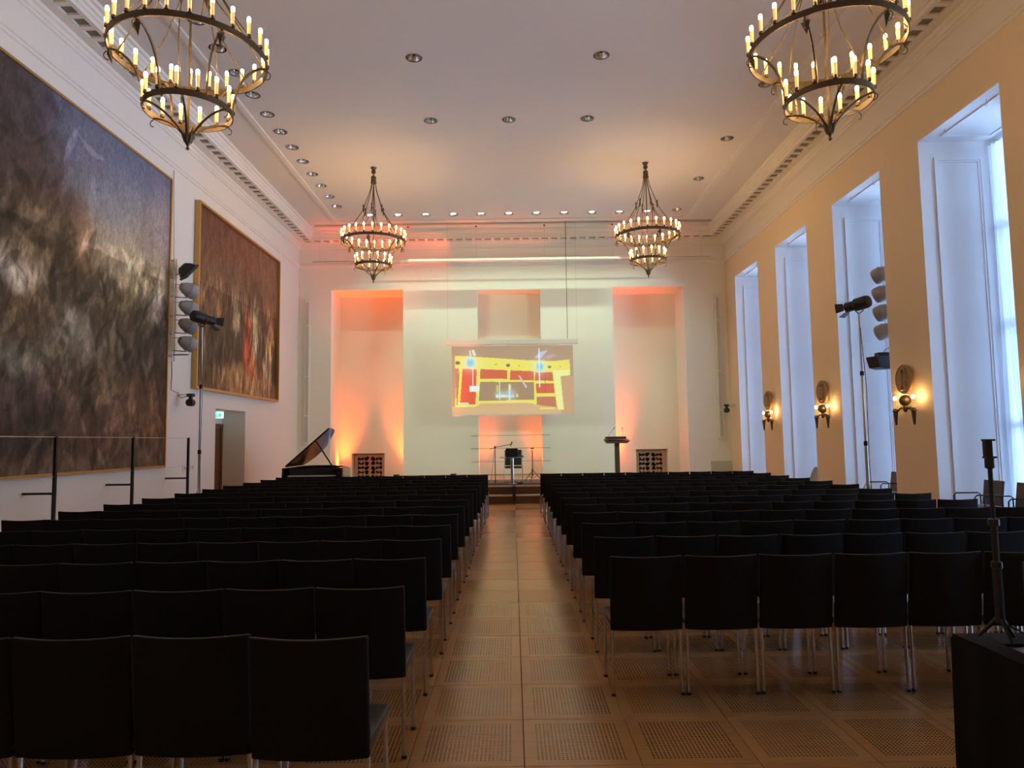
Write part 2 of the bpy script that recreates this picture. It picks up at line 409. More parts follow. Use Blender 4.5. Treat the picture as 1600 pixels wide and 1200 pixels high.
# cornice: (distance from the wall, height) profile, with an opened slot along the soffit
PROF = [(.0, 7.86), (.025, 7.875), (.03, 7.93), (.05, 7.94), (.055, 7.985), (.03, 8.0), (.012, 8.03), (.012, 8.50), (.045, 8.515), (.05, 8.56), (.075, 8.57),
        (.09, 8.63), (.13, 8.655), (.15, 8.70), (.325, 8.70), (.325, 8.79), (.55, 8.79), (.55, 8.70), (.63, 8.70), (.63, 8.78), (.655, 8.79), (.66, 8.86), (.69, 8.875), (.71, 8.93), (.76, 8.945), (.77, 9.0), (0, 9.0)]
def cornice(name, side):
    b = MB(); n = len(PROF); ends = []
    if side == 'L': p = lambda e, z, t: (XL + e, YB if t == 0 else D - e, z)
    elif side == 'R': p = lambda e, z, t: (XR - e, YB if t == 0 else D - e, z)
    else: p = lambda e, z, t: (XL + e if t == 0 else XR - e, D - e, z)
    vs = [p(e, z, t) for t in (0, 1) for e, z in PROF]
    b.add(vs, [(i, (i + 1) % n, n + (i + 1) % n, n + i) for i in range(n)])
    o = struct(b.build(name, M_cornice, None, 20))
    bar = MB()
    if side in 'LR': bar.box(-.111, .111, -.0545, .0545, 8.702, 8.785)
    else: bar.box(-.0545, .0545, -.111, .111, 8.702, 8.785)
    bme = bar.mesh('soffit_bar', M_cornice, 0)
    bk = MB()
    if side in 'LR':
        xc = XL + .4375 if side == 'L' else XR - .4375
        bk.box(xc - .111, xc + .111, YB, D - .43, 8.74, 8.788)
        for k in range(43):
            y = D - .55 - .333 * k
            if y < 10.1: continue
            c = link('soffit_bar', bme, o); c.location = (xc, y + .0, 0); struct(c)
        rest_ = MB()
        y = D - .55 - .333 * 44
        while y > YB: rest_.box(xc - .111, xc + .111, y - .0545, y + .0545, 8.702, 8.785); y -= .333
        r_ = rest_.build('soffit_bars', M_cornice, o, 0); r_['kind'] = 'stuff'
    else:
        bk.box(XL + .55, XR - .55, D - .549, D - .327, 8.74, 8.788)
        for k in range(43):
            x = XL + .60 + .333 * k
            if x > XR - .6: break
            c = link('soffit_bar', bme, o); c.location = (x, D - .4375, 0); struct(c)
    struct(bk.build('slot_back', M_vent, o, 0))
cornice('trim_1', 'L'); cornice('trim_2', 'R'); cornice('trim_3', 'F')
struct(MB().box(XL, XL + .02, YB, DY0, 0, .12).box(XL, XL + .02, DY1, D, 0, .12).build('baseboard_left', M_white, None, 0))
bb = MB(); 
for i in range(0, len(ys), 2): bb.box(XR - .02, XR, ys[i] + .001, min(ys[i + 1], D) - .001, 0, .12)
struct(bb.build('baseboard_right', M_pier, None, 0))
struct(MB().box(-4.1, 4.15, D - .025, D - .001, .451, .49).build('baseboard_far', M_stage, None, 0))

# windows: deep panelled reveals, sashes, glass
def moulding(b, u0, u1, v0, v1, wdt, th, place):
    """frame of four bars; place(u, v, t) -> xyz"""
    for (a, c, d, e_) in ((u0, u0 + wdt, v0, v1), (u1 - wdt, u1, v0, v1), (u0 + wdt, u1 - wdt, v0, v0 + wdt), (u0 + wdt, u1 - wdt, v1 - wdt, v1)):
        vs = [place(u, v, t) for t in (0, th) for u, v in ((a, d), (c, d), (c, e_), (a, e_))]
        b.add(vs, [(0, 1, 2, 3), (4, 5, 6, 7), (0, 1, 5, 4), (1, 2, 6, 5), (2, 3, 7, 6), (3, 0, 4, 7)])
for wi, (a, b_) in enumerate(WIN):
    wn = sroot('window_%d' % (wi + 1), (XR, (a + b_) / 2, 0))
    def part(mb, name, m_, sm=0):
        mb.v = [(x - XR, y - (a + b_) / 2, z) for x, y, z in mb.v]
        o = mb.build(name, m_, wn, sm); struct(o); return o
    lt = .012
    part(MB().box(XR + .0, WX, b_ - lt, b_ - .0005, 0, WZ), 'reveal', M_white)
    part(MB().box(XR + .0, WX, a + .0005, a + lt, 0, WZ), 'reveal', M_white)
    part(MB().box(XR + .0, WX, a + lt, b_ - lt, WZ - lt, WZ - .0005), 'head_lining', M_white)
    for yy, sg in ((b_ - lt, -1), (a + lt, 1)):
        mb = MB()
        pl = lambda u, v, t: (u, yy + sg * t, v)
        moulding(mb, XR + .27, WX - .35, .28, 6.78, .055, .034, pl)
        moulding(mb, XR + .325, WX - .405, .335, 6.725, .035, .018, pl)
        part(mb, 'panel_moulding', M_white)
    mb = MB(); moulding(mb, XR + .25, WX - .35, a + .28, b_ - .28, .03, .018, lambda u, v, t: (u, v, WZ - lt - t))
    part(mb, 'head_panel', M_white)
    # sash
    sx = WX - .10
    mb = MB()
    for y in (a + lt, (a + b_) / 2 - .05, b_ - lt - .1): mb.box(sx, sx + .07, y, y + .1, 0, WZ - lt)
    for z in (0, 1.7, 3.5, 5.3, WZ - lt - .1): mb.box(sx + .005, sx + .065, a + lt + .1, b_ - lt - .1, z, z + .09)
    part(mb, 'window_frame', M_white)
    zz = [.09, 1.7, 1.79, 3.5, 3.59, 5.3, 5.39, WZ - lt - .1]
    for k in range(4):
        for y0, y1 in ((a + lt + .1, (a + b_) / 2 - .05), ((a + b_) / 2 + .05, b_ - lt - .1)):
            part(MB().box(sx + .03, sx + .036, y0, y1, zz[2 * k], zz[2 * k + 1]), 'pane', M_glass)
    for y in (a + .55, b_ - .55):          # curtain ring screwed into the head lining
        mb = MB(); mb.tube([(XR + .17, y, WZ - lt - .001), (XR + .17, y, WZ - .06)], .006, 6)
        mb.tube([(XR + .17, y + .03 * math.cos(t * PI / 6), WZ - .09 + .03 * math.sin(t * PI / 6)) for t in range(13)], .005, 6)
        part(mb, 'ring_hook', M_alu, 40)
    # curtains gathered to both sides, full height, just inside the sash
    for y0, y1, sd in ((b_ - .62, b_ - .04, 'stage side'), (a + .04, a + .62, 'camera side')):
        mb = MB(); nu, nz = 60, 16; g = []
        for iz in range(nz + 1):
            z = .03 + (WZ - .17) * iz / nz
            for iu in range(nu + 1):
                t = iu / nu; k = 1 - .12 * math.sin(PI * (iz / nz)) if True else 1
                yc = y1 if sd == 'stage side' else y0
                y = yc + ((y0 + (y1 - y0) * t) - yc) * (k + .1 * (1 - iz / nz))
                x = WX - .235 + .055 * math.sin(t * 2 * PI * 6.5 + .5 * math.sin(iz * .35 + wi)) + .018 * math.sin(t * 31 + iz * .5)
                g.append((x - WX + .23, y - (y0 + y1) / 2, z))
        mb.add(g, [(r * (nu + 1) + c, r * (nu + 1) + c + 1, (r + 1) * (nu + 1) + c + 1, (r + 1) * (nu + 1) + c) for r in range(nz) for c in range(nu)])
        o = mb.build('curtain', M_sheer, None, 80); o.location = (WX - .23, (y0 + y1) / 2, 0)
        tag(o, 'white sheer curtain, %s window from the stage, %s' % (ORD[wi + 1], sd), 'curtain', 'white sheer curtains at the tall windows')

# door in the left recess
dr = sroot('door_1', (XL - .66, DY1 - .55, 0))
def dpart(mb, name, m_, sm=0):
    mb.v = [(x - dr.location.x, y - dr.location.y, z) for x, y, z in mb.v]; return struct(mb.build(name, m_, dr, sm))
dx = XL - .655
dpart(MB().box(dx, dx + .05, DY0 + .25, DY0 + .35, 0, 2.22).box(dx, dx + .05, DY1 - .14, DY1 - .04, 0, 2.22).box(dx, dx + .05, DY0 + .35, DY1 - .14, 2.12, 2.22), 'door_frame', M_wood_door)
dpart(MB().box(dx, dx + .02, DY0 + .355, (DY0 + DY1) / 2 - .002, .01, 2.115), 'door_leaf', M_wood_door)
dpart(MB().box(dx, dx + .02, (DY0 + DY1) / 2 + .002, DY1 - .145, .01, 2.115), 'door_leaf', M_wood_door)
dpart(MB().tube([(dx + .02, 18.8, 1.05), (dx + .07, 18.8, 1.05), (dx + .07, 18.92, 1.05)], .01, 8), 'door_handle', M_chrome, 40)

# ------------------------------------------------------------------ stage
st = sroot('stage_platform', (0, 18.9, 0))
st['kind'] = 'thing'; tag(st, 'low wooden stage platform at the far end under the screen', 'stage', kind='thing')
SZ = .45
def spart(mb, name, m_, sm=0, bev=0):
    mb.v = [(x, y - 18.9, z) for x, y, z in mb.v]; return mb.build(name, m_, st, sm, bev)
spart(MB().box(-4.1, 4.15, 18.87, D - .001, .0, SZ - .03), 'platform_body', M_stage_f)
y = 18.87; k = 0
while y < D - .2:
    spart(MB().box(-4.1, 4.15, y + .002, min(y + .5, D - .03) - .002, SZ - .03, SZ), 'deck_board', M_stage); y += .5
spart(MB().box(-4.1, 4.15, 18.84, 18.869, SZ - .035, SZ + .002), 'nosing', M_nosing)
for x0, x1 in ((-1.0, -.03), (.05, 1.0)):
    sp_ = tag(MB().box(x0, x1, 18.50, 18.83, .0, .195).build('stage_step', M_stage_f, None, 0), 'dark wooden step before the stage, %s half' % ('painting-side' if x0 < 0 else 'window-side'), 'step', 'steps up to the stage')
    MB().box(x0, x1, 18.47, 18.83, .196, .222).build('tread', M_nosing, sp_, 0)
tag(MB().box(-.025, .045, 18.45, 18.835, 0, .46).build('cable_duct', M_blackp, None, 0), 'black upright cable duct between the two stage steps', 'cable duct')
tag(MB().box(-1.9, 2.0, 19.05, 21.5, SZ + .001, SZ + .012).build('rug', M_rug, None, 0), 'purple brown rug under the table on the stage', 'rug')

# three slim rails across the middle niche
for k, z in enumerate((1.83, 1.385, .93)):
    r_ = MB().tube([(-1.46, D - .10, z), (1.30, D - .10, z)], .013, 8)
    r_.tube([(-1.40, D - .002, z), (-1.40, D - .10, z)], .009, 6).tube([(1.24, D - .002, z), (1.24, D - .10, z)], .009, 6)
    tag(r_.build('wall_rail', M_alu, None, 40), 'thin metal rail across the middle niche, %s of three' % ('topmost', 'middle one', 'lowest')[k], 'rail', 'rails across the middle niche')

# pierced grilles
def grille(xc, w_, h_, y, lab):
    t = thing('radiator_grille', lab, 'grille', (xc, y, 0), 0, 'pierced radiator grilles in the wall niches')
    fr = MB(); moulding(fr, -w_ / 2, w_ / 2, .02, h_, .06, .05, lambda u, v, q: (u, -q, v)); fr.build('frame', M_grille, t, 0)
    MB().box(-w_ / 2 + .06, w_ / 2 - .06, -.02, 0, .08, h_ - .06).build('plate', M_grille, t, 0)
    MB().box(-.009, .009, -.034, -.021, .08, h_ - .06).build('centre_bar', M_grille, t, 0)
    rnd = random.Random(3); op = MB()
    iw = w_ / 2 - .1; nr = 6; rh = (h_ - .2) / nr
    for r in range(nr):
        zc = .12 + rh * (r + .5)
        for (ux, uw, uh, rot) in ((.25, .22, .13, -.5), (.55, .12, .10, .4), (.86, .10, .13, .1), (.72, .09, .075, -.8)):
            for sgn in (-1, 1):
                cx = sgn * iw * ux; zz_ = zc + rnd.uniform(-.015, .015) + (.04 if ux == .70 else 0)
                ww = uw * (.8 + .2 * (r % 2)); hh = uh * (1 + .15 * ((r + 1) % 2)); n = 12; poly = []
                for k in range(n):
                    a_ = 2 * PI * k / n; q = 1 - .28 * abs(math.sin(1.5 * a_))
                    px, pz = ww / 2 * math.cos(a_) * q, hh * .62 * math.sin(a_) * q
                    if ux == .26 and pz < 0: pz *= .3
                    ca, sa = math.cos(rot * sgn), math.sin(rot * sgn)
                    poly.append((cx + px * ca - pz * sa, zz_ + px * sa + pz * ca))
                op.prism(poly, .004, Matrix(((1, 0, 0, 0), (0, 0, -1, -.021), (0, 1, 0, 0), (0, 0, 0, 1))))
    o = op.build('piercing', M_hole, t, 0); o['kind'] = 'stuff'
    return t
grille((GL[0] + GL[1]) / 2, 1.16, 1.20, D + 1.75, 'pierced stone coloured grille low in the niche behind the piano')
grille((GR[0] + GR[1]) / 2, 1.12, 1.215, D + 1.75, 'pierced stone coloured grille low in the niche behind the lectern')
tag(MB().box(6.88, 7.60, D - .03, D - .001, .06, .84).build('service_panel', M_panel_grey, None, 0, .004), 'grey service panel low on the far wall in the window corner', 'panel')

# slim column speakers on the far wall
for xc, lab in ((-7.19, 'tall slim white column speaker in the far corner by the paintings'), (7.27, 'tall slim white column speaker in the far corner by the windows')):
    t = thing('column_speaker', lab, 'speaker', (xc, D, 1.6), 0, 'column speakers on the far wall')
    MB().box(-.085, .085, -.12, -.001, 0, 5.12).build('housing', M_white_pl, t, 0, .01)
    zz = [.08, 1.02, 2.4, 4.2, 5.04]
    for k in range(4): MB().box(-.05, .05, -.128, -.1205, zz[k], zz[k + 1] - .03).build('speaker_cloth', M_panel_grey, t, 0)

# ------------------------------------------------------------------ screen, with the projected picture
def in_poly(x, y, P):
    c = False; n = len(P); j = n - 1
    for i in range(n):
        if (P[i][1] > y) != (P[j][1] > y) and x < (P[j][0] - P[i][0]) * (y - P[i][1]) / (P[j][1] - P[i][1]) + P[i][0]: c = not c
        j = i
    return c
YEL, RED, BRN, WHT, PAL = (232, 222, 96), (205, 88, 52), (158, 128, 96), (215, 240, 235), (232, 236, 150)
POLYS = [([(80, 235), (460, 262), (930, 300), (1300, 318), (1495, 300), (1500, 495), (1380, 505), (1415, 915), (1340, 915), (1330, 860), (1090, 860), (1020, 830), (400, 830), (330, 865), (80, 855), (100, 400), (80, 385)], YEL),
 ([(1300, 430), (1500, 425), (1500, 495), (1380, 505), (1415, 915), (1345, 915), (1290, 440)], PAL),
 ([(95, 395), (128, 395), (105, 760), (90, 760)], (200, 110, 80)), ([(120, 470), (140, 420), (110, 840), (98, 840)], (120, 130, 90)),
 ([(175, 400), (350, 405), (330, 835), (140, 830)], (216, 74, 42)), ([(395, 405), (722, 422), (722, 528), (388, 525)], RED), ([(765, 425), (1055, 440), (1050, 552), (755, 540)], RED),
 ([(1068, 450), (1280, 452), (1290, 560), (1066, 552)], RED), ([(1076, 590), (1295, 590), (1303, 710), (1080, 708)], RED), ([(1080, 750), (1312, 750), (1325, 880), (1085, 850)], (186, 112, 78)),
 ([(390, 560), (1050, 572), (1052, 785), (372, 795)], BRN), ([(262, 605), (378, 610), (378, 678), (258, 680)], WHT),
 ([(395, 822), (1010, 826), (1100, 862), (330, 868)], (206, 170, 124)), ([(590, 600), (618, 600), (618, 680), (590, 680)], (200, 190, 90)), ([(735, 605), (772, 605), (772, 660), (735, 660)], (200, 190, 90)), ([(832, 715), (858, 715), (858, 752), (832, 752)], (235, 215, 90)),
 ([(585, 715), (800, 735), (800, 750), (580, 755)], (225, 235, 170)), ([(250, 170), (268, 170), (292, 245), (270, 240)], (190, 195, 170)), ([(285, 165), (320, 168), (342, 235), (312, 238)], (225, 230, 200)),
 ([(1065, 270), (1130, 205), (1235, 180), (1135, 285)], (190, 190, 220)), ([(1190, 260), (1290, 225), (1340, 250), (1230, 300)], (185, 160, 160)),
 ([(860, 490), (880, 490), (968, 630), (950, 645)], (205, 190, 190)), ([(1120, 880), (1305, 885), (1305, 905), (1120, 905)], (240, 215, 90)), ([(80, 845), (235, 845), (230, 862), (80, 862)], (245, 240, 120)), ([(120, 808), (260, 815), (240, 832), (110, 830)], (200, 225, 225)),
 ([(1185, 452), (1192, 452), (1196, 710), (1188, 710)], (150, 70, 45))]
for (x, y, rx, ry) in ((117, 325, 32, 22), (737, 362, 26, 20), (1245, 388, 24, 16), (587, 350, 12, 7), (873, 368, 10, 7), (1380, 388, 9, 6)):
    POLYS.append(([(x + rx * math.cos(k * PI / 5), y + ry * math.sin(k * PI / 5)) for k in range(10)], (115, 88, 62)))
PB = [(min(p[0] for p in P), max(p[0] for p in P), min(p[1] for p in P), max(p[1] for p in P)) for P, c in POLYS]
def screen_col(x, y):
    c = (172, 142, 112)
    if y > 860: c = (208, 172, 126)
    if x > 1380 and y > 500: c = (196, 152, 112)
    for (P, cc), bb_ in zip(POLYS, PB):
        if bb_[0] <= x <= bb_[1] and bb_[2] <= y <= bb_[3] and in_poly(x, y, P): c = cc
    c = list(lin(c))
    for gx, gy, r, s in ((272, 325, 48, 1.0), (1128, 385, 44, 1.0), (628, 722, 26, .8), (752, 722, 38, .7)):
        d = math.hypot(x - gx, (y - gy) * (.95 if r > 40 else 1.2)); a = min(1, 1.0 / (1 + math.exp((d - r) / (r * .16)))) * s
        for i, q in enumerate(lin((88, 205, 245))): c[i] = c[i] * (1 - a) + q * a
        h = math.exp(-(d / (r * 1.9)) ** 2) * .45 * (1 - a)
        for i, q in enumerate((.8, 1.0, .95)): c[i] = c[i] * (1 - h) + q * h
    for gx, y0, y1 in ((300, 380, 600), (1120, 160, 640), (272, 180, 300), (628, 560, 790), (752, 590, 790)):
        if y0 < y < y1 and abs(x - gx) < 7: c = [v * .3 + .7 * q for v, q in zip(c, (.75, .9, .95))]
    return c
SCX0, SCX1, SCZ0, SCZ1, SCY = -2.0, 2.03, 2.50, 4.80, 23.1
scr = thing('projection_screen', 'hanging white projection screen showing a red and yellow room', 'screen', (0, SCY, 0))
MB().box(SCX0, SCX1, 0, .004, SCZ0, SCZ1).build('screen_cloth', M_screen, scr, 0)
MB().box(-2.19, 2.21, -.07, .07, 4.83, 4.99).build('roller_case', M_white_pl, scr, 0, .01)
MB().box(SCX0 - .02, SCX1 + .02, -.015, .02, SCZ0 - .03, SCZ0 + .012).build('bottom_bar', M_white_pl, scr, 0)
nx, nz = 250, 140; vs = []; fs = []; cols = []
for j in range(nz + 1):
    for i in range(nx + 1): vs.append((SCX0 + .01 + (SCX1 - SCX0 - .02) * i / nx, -.003, SCZ1 - .02 + (SCZ0 + .03 - SCZ1) * j / nz))
for j in range(nz):
    for i in range(nx):
        fs.append((j * (nx + 1) + i, (j + 1) * (nx + 1) + i, (j + 1) * (nx + 1) + i + 1, j * (nx + 1) + i + 1))
        cols.append(screen_col(45 + 1490 * (i + .5) / nx, 125 + 835 * (j + .5) / nz))
me = bpy.data.meshes.new('projected_picture'); me.from_pydata(vs, [], fs)
ca = me.color_attributes.new('picture', 'FLOAT_COLOR', 'CORNER')
flat = []
for c in cols: flat += [*c, 1.0] * 4
ca.data.foreach_set('color', flat)
ma = bpy.data.materials.new('projected_light'); ma.use_nodes = True; n = ma.node_tree.nodes; l = ma.node_tree.links
at = n.new('ShaderNodeVertexColor'); at.layer_name = 'picture'; b = n['Principled BSDF']; b.inputs['Roughness'].default_value = .8
b.inputs['Base Color'].default_value = (.10, .10, .09, 1)
l.new(at.outputs[0], b.inputs['Emission Color']); b.inputs['Emission Strength'].default_value = .43
me.materials.append(ma); link('projected_picture', me, scr)
for x, r in ((-2.12, .004), (1.86, .009), (2.18, .004)): MB().tube([(x, 0, 4.99), (x, 0, ZC)], r, 6).build('suspension_wire', M_black if r > .005 else M_alu, scr)

# hanging light bars in front of the cornice
t = thing('hanging_light_bar', 'pale hanging light bar below the cornice, the shorter thicker one', 'light bar', (0, 23.5, 7.794))
MB().box(-3.48, 3.70, -.13, .13, -.04, .04).build('bar', M_white_pl, t, 0, .006)
for x in (-3.60, 3.66): MB().box(x - .12, x + .12, -.05, .05, -.05, .02).build('end_fitting', M_alu, t, 0)
for x in (-3.5, -1.17, 1.17, 3.5):
    MB().tube([(x, 0, .035), (x, 0, ZC - 7.794)], .004, 6).build('wire', M_alu, t); MB().lathe([(.035, ZC - 7.794 - .03), (.035, ZC - 7.794)], 10, Matrix.Translation((x, 0, 0))).build('ceiling_cup', M_bronze, t)
t = thing('hanging_pipe', 'long thin hanging pipe running behind the light bar', 'pipe', (0, 23.8, 7.9))
MB().tube([(-6.84, 0, 0), (6.9, 0, 0)], .018, 8).build('pipe', M_alu, t)
for x in (-6.6, 6.6): MB().tube([(x, 0, .02), (x, 0, 1.1)], .004, 6).build('wire', M_alu, t)

# ------------------------------------------------------------------ downlights
cup = MB().lathe([(RH + .02, -.006), (RH + .02, .0), (RH - .004, 0), (RH - .02, .06), (RH - .05, .13), (.05, .16)], 28, None, cap=False).mesh('reflector', M_chrome, 40)
core = MB().lathe([(.001, .05), (.035, .055), (.04, .16), (.001, .165)], 14, None, cap=False).mesh('lamp_core', M_black, 40)
core_lit = MB().lathe([(.001, .03), (.08, .035), (.085, .10), (.001, .12)], 20, None, cap=False).mesh('lamp_lens', M_lit, 40)
def downlight(x, y, lab, grp, lit=False):
    t = thing('downlight', lab, 'downlight', (x, y, ZC), 0, grp)
    link('reflector', cup, t); link('lamp', core_lit if lit else core, t)
    if lit:
        spot('downlight_beam', (x, y + .10, ZC - .005), (x, y + 1.05, ZC - 2.3), WASH, (.74, 1.0, .72), 84, .55, .045)
NL_ = len(DL_left)
for i, (x, y) in enumerate(DL_left): downlight(x, y, 'unlit downlight, %s from the stage in the line along the paintings' % ORD[NL_ - i], 'unlit downlights along the paintings')
for i, (x, y) in enumerate(DL_right): downlight(x, y, 'unlit downlight, %s from the stage in the line along the windows' % ORD[i + 1], 'unlit downlights along the windows')
for (x, y) in DL_mid:
    rw = {12.9: 'pair nearer the camera', 15.55: 'row of three', 10.2: 'row above the rear chairs'}[y]
    downlight(x, y, 'unlit ceiling downlight in the %s, %s' % (rw, 'painting side' if x < -.5 else ('middle' if x < .5 else 'window side')), 'unlit downlights in mid ceiling')
for i, (x, y) in enumerate(DL_lit): downlight(x, y, 'lit downlight before the stage, %s from the painting side' % ORD[i + 1], 'lit downlights in a row before the stage', True)

# ------------------------------------------------------------------ chandeliers
def chandelier(x, y, ztip, phase, lab, n_up=24, n_lo=14):
    t = thing('chandelier', lab, 'chandelier', (x, y, ztip), 0, 'wrought chandeliers with candle bulbs')
    RU, RL, ZU, ZL = .845, .475, 1.085, .44
    top = ZC - ztip; zh = 2.68
    def P(r, a, z): return Vector((r * math.cos(a), r * math.sin(a), z))
    MB().band(RU, ZU - .036, ZU + .036, .014, 72).build('upper_ring', M_bronze, t)
    MB().band(RL, ZL - .034, ZL + .034, .012, 56).build('lower_ring', M_bronze, t)
    MB().lathe([(.002, -.02), (.019, -.005), (.019, .01), (.010, .025), (.022, .05), (.040, .10), (.048, .15), (.03, .20)], 10).build('finial', M_bronze, t)
    for k in range(6):
        a = phase + k * PI / 3 + .3
        MB().tube([P(.03, a, .07), P(.052, a, .15), P(.075, a, .24)], [.014, .018, .003], 5).build('finial_leaf', M_bronze, t)
    MB().tube([(0, 0, .1), (0, 0, zh)], .014, 8).build('centre_rod', M_bronze, t)
    MB().lathe([(.06, zh), (.085, zh + .02), (.07, zh + .06), (.068, zh + .19), (.03, zh + .22)], 12).build('hub', M_bronze, t)
    MB().tube([(0, 0, zh + .2), (0, 0, top - .16)], .016, 8).build('stem', M_bronze, t)
    MB().sphere((0, 0, top - .12), .062, 14, 8).build('ball', M_bronze, t)
    MB().lathe([(.04, top - .07), (.07, top - .03), (.085, top - .001)], 16).build('canopy', M_bronze, t)
    for k in range(6):
        a = phase + k * PI / 3
        # arm from the upper ring down to the lower ring
        pts = [P(RU - .01 - (RU - RL - .0) * math.sin(s / 8 * PI / 2), a, ZU - .02 - (ZU - ZL - .03) * (1 - math.cos(s / 8 * PI / 2)) ** 1.0) for s in range(9)]
        pts = [P(RU - .01, a, ZU - .03)] + pts[1:]
        MB().tube(pts, .015, 6).build('upper_arm', M_bronze, t)
        # leaf where the arm springs from the ring
        lf = MB(); base = P(RU - .03, a, ZU - .05); d = P(1, a, 0); sd = Vector((-math.sin(a), math.cos(a), 0))
        lf.add([base + Vector((0, 0, .03)), base + sd * .05 + Vector((0, 0, -.03)), base - d * .03 + Vector((0, 0, -.16)), base - sd * .05 + Vector((0, 0, -.03)), base + d * .03 + Vector((0, 0, -.04)), base - d * .03 + Vector((0, 0, -.03))],
               [(0, 1, 4), (1, 2, 4), (2, 3, 4), (3, 0, 4), (0, 5, 1), (1, 5, 2), (2, 5, 3), (3, 5, 0)])
        lf.build('leaf', M_bronze, t)
        # scroll under the ring
        MB().tube([P(RU - .02 + .05 * math.sin(q), a, ZU - .06 - .05 * (1 - math.cos(q))) for q in [j * .55 for j in range(7)]], .007, 5).build('scroll', M_bronze, t)
        a2 = a + PI / 6
        pts = [P(.03 + (RL - .04) * (s / 8), a2, .12 + (ZL - .155) * (math.sin(s / 8 * PI / 2)) ** .8) for s in range(9)]
        MB().tube(pts, .013, 6).build('lower_arm', M_bronze, t)
        MB().tube([P(RL - .01 + .04 * math.sin(q), a2, ZL - .05 - .04 * (1 - math.cos(q))) for q in [j * .55 for j in range(7)]], .006, 5).build('scroll', M_bronze, t)
        # hanging rods: one from the hub to a leaf knot, then two to the ring
        knot = P(.28, a, 1.93)
        MB().tube([P(.05, a, zh + .01), P(.10, a, 2.45), P(.19, a, 2.2), knot], .010, 6).build('hanging_rod', M_bronze, t)
        MB().lathe([(.004, -.09), (.022, -.02), (.03, .0), (.012, .05), (.026, .09), (.003, .15)], 7, Matrix.Translation(knot)).build('leaf_knot', M_bronze, t)
        for s in (-1, 1):
            MB().tube([knot, P(.52, a + s * .12, 1.55), P(RU - .007, a + s * .26, ZU + .03)], .008, 6).build('hanging_rod', M_bronze, t)
    cup_ = MB().lathe([(.012, 0), (.026, .012), (.022, .045)], 8).mesh('candle_cup', M_bronze, 40)
    slv = MB().lathe([(.020, .045), (.023, .17), (.021, .185)], 8).mesh('candle_sleeve', M_sleeve, 40)
    blb = MB().lathe([(.014, .178), (.020, .19), (.021, .225), (.015, .245), (.003, .252)], 8).mesh('bulb', M_bulb, 60)
    for R_, Z_, n_, ph in ((RU, ZU, n_up, phase + PI / 24), (RL, ZL, n_lo, phase + .1)):
        for k in range(n_):
            a = ph + 2 * PI * k / n_
            c = link('candle', slv, t); c.location = P(R_ - .007, a, Z_ + .03)
            link('candle_cup', cup_, c); link('bulb', blb, c)
    return t
chandelier(-3.64, 7.69, 4.995, math.radians(17), 'candle chandelier near the camera on the painting side')
chandelier(3.65, 7.71, 5.01, math.radians(-8), 'candle chandelier near the camera on the window side')
chandelier(-3.64, 18.27, 5.876, math.radians(32), 'candle chandelier before the stage on the painting side')
chandelier(3.64, 18.20, 5.895, math.radians(-18), 'candle chandelier before the stage on the window side')

# ------------------------------------------------------------------ wall sconces on the piers
def sconce(y, lab):
    t = thing('wall_sconce', lab, 'sconce', (XR, y, 2.0), 0, 'bronze sconces on the window piers')
    Rm = Matrix(((0, 0, -1, 0), (0, 1, 0, 0), (1, 0, 0, 0), (0, 0, 0, 1)))      # +Z of the part points into the room
    zc = .71
    MB().lathe([(.285, .10), (.285, .135), (.27, .145), (.262, .132), (.01, .13)], 40, Matrix.Translation((0, 0, zc)) @ Rm).build('medallion', M_bronze_relief, t)
    rel = MB()      # low relief: swelling forms on the disc
    for (u, v, a, b_, r) in ((-.05, .06, .05, .15, .2), (.06, .02, .055, .17, -.25), (-.04, -.10, .035, .12, -.3), (.07, -.13, .04, .1, .35), (-.06, .19, .035, .035, 0), (.05, .17, .03, .035, 0), (.02, .09, .11, .025, .6), (0, -.2, .13, .02, 0)):
        M2 = Matrix.Translation((-.132, u, zc + v)) @ Matrix.Rotation(r, 4, 'X') @ Matrix.Diagonal((.35, a / .1, b_ / .1, 1))
        prof = [(.1 * math.sin(PI * i / 6) + 1e-5, -.1 * math.cos(PI * i / 6)) for i in range(7)]
        rel.lathe(prof, 10, M2)
    rel.build('relief', M_bronze_relief, t)
    MB().tube([(-.001, 0, zc), (-.115, 0, zc)], .03, 10).build('bracket', M_bronze, t)
    MB().sphere((-.13, 0, .31), .105, 18, 10).build('ball', M_bronze, t)
    MB().tube([(-.001, 0, .16), (-.13, 0, .16)], .03, 10).build('wall_boss', M_bronze, t)
    MB().lathe([(.01, .08), (.03, .10), (.045, .15), (.03, .21)], 12, Matrix.Translation((-.13, 0, 0))).build('drop', M_bronze, t)
    for s in (-1, 1):
        MB().tube([(-.13, s * .02, .15), (-.14, s * .12, .17), (-.15, s * .22, .13), (-.15, s * .31, .10)], .017, 8).build('arm', M_bronze, t)
        M2 = Matrix.Translation((-.15, s * .31, 0))
        h = MB().lathe([(.008, -.16), (.018, -.15), (.045, .10), (.075, .11), (.05, .125), (.03, .16)], 12, M2).build('torch_holder', M_bronze, t)
        MB().lathe([(.028, .16), (.03, .33)], 12, M2).build('candle_sleeve', M_sleeve, h)
        MB().lathe([(.018, .33), (.03, .345), (.03, .37), (.012, .40)], 10, M2).build('bulb', M_bulb, h, 60)
sconce(20.55, 'bronze medallion sconce on the pier nearest the stage')
sconce(16.93, 'bronze medallion sconce on the second pier from the stage')
sconce(13.36, 'bronze medallion sconce on the third pier from the stage')
sconce(9.76, 'bronze medallion sconce on the fourth pier, mostly outside the picture')

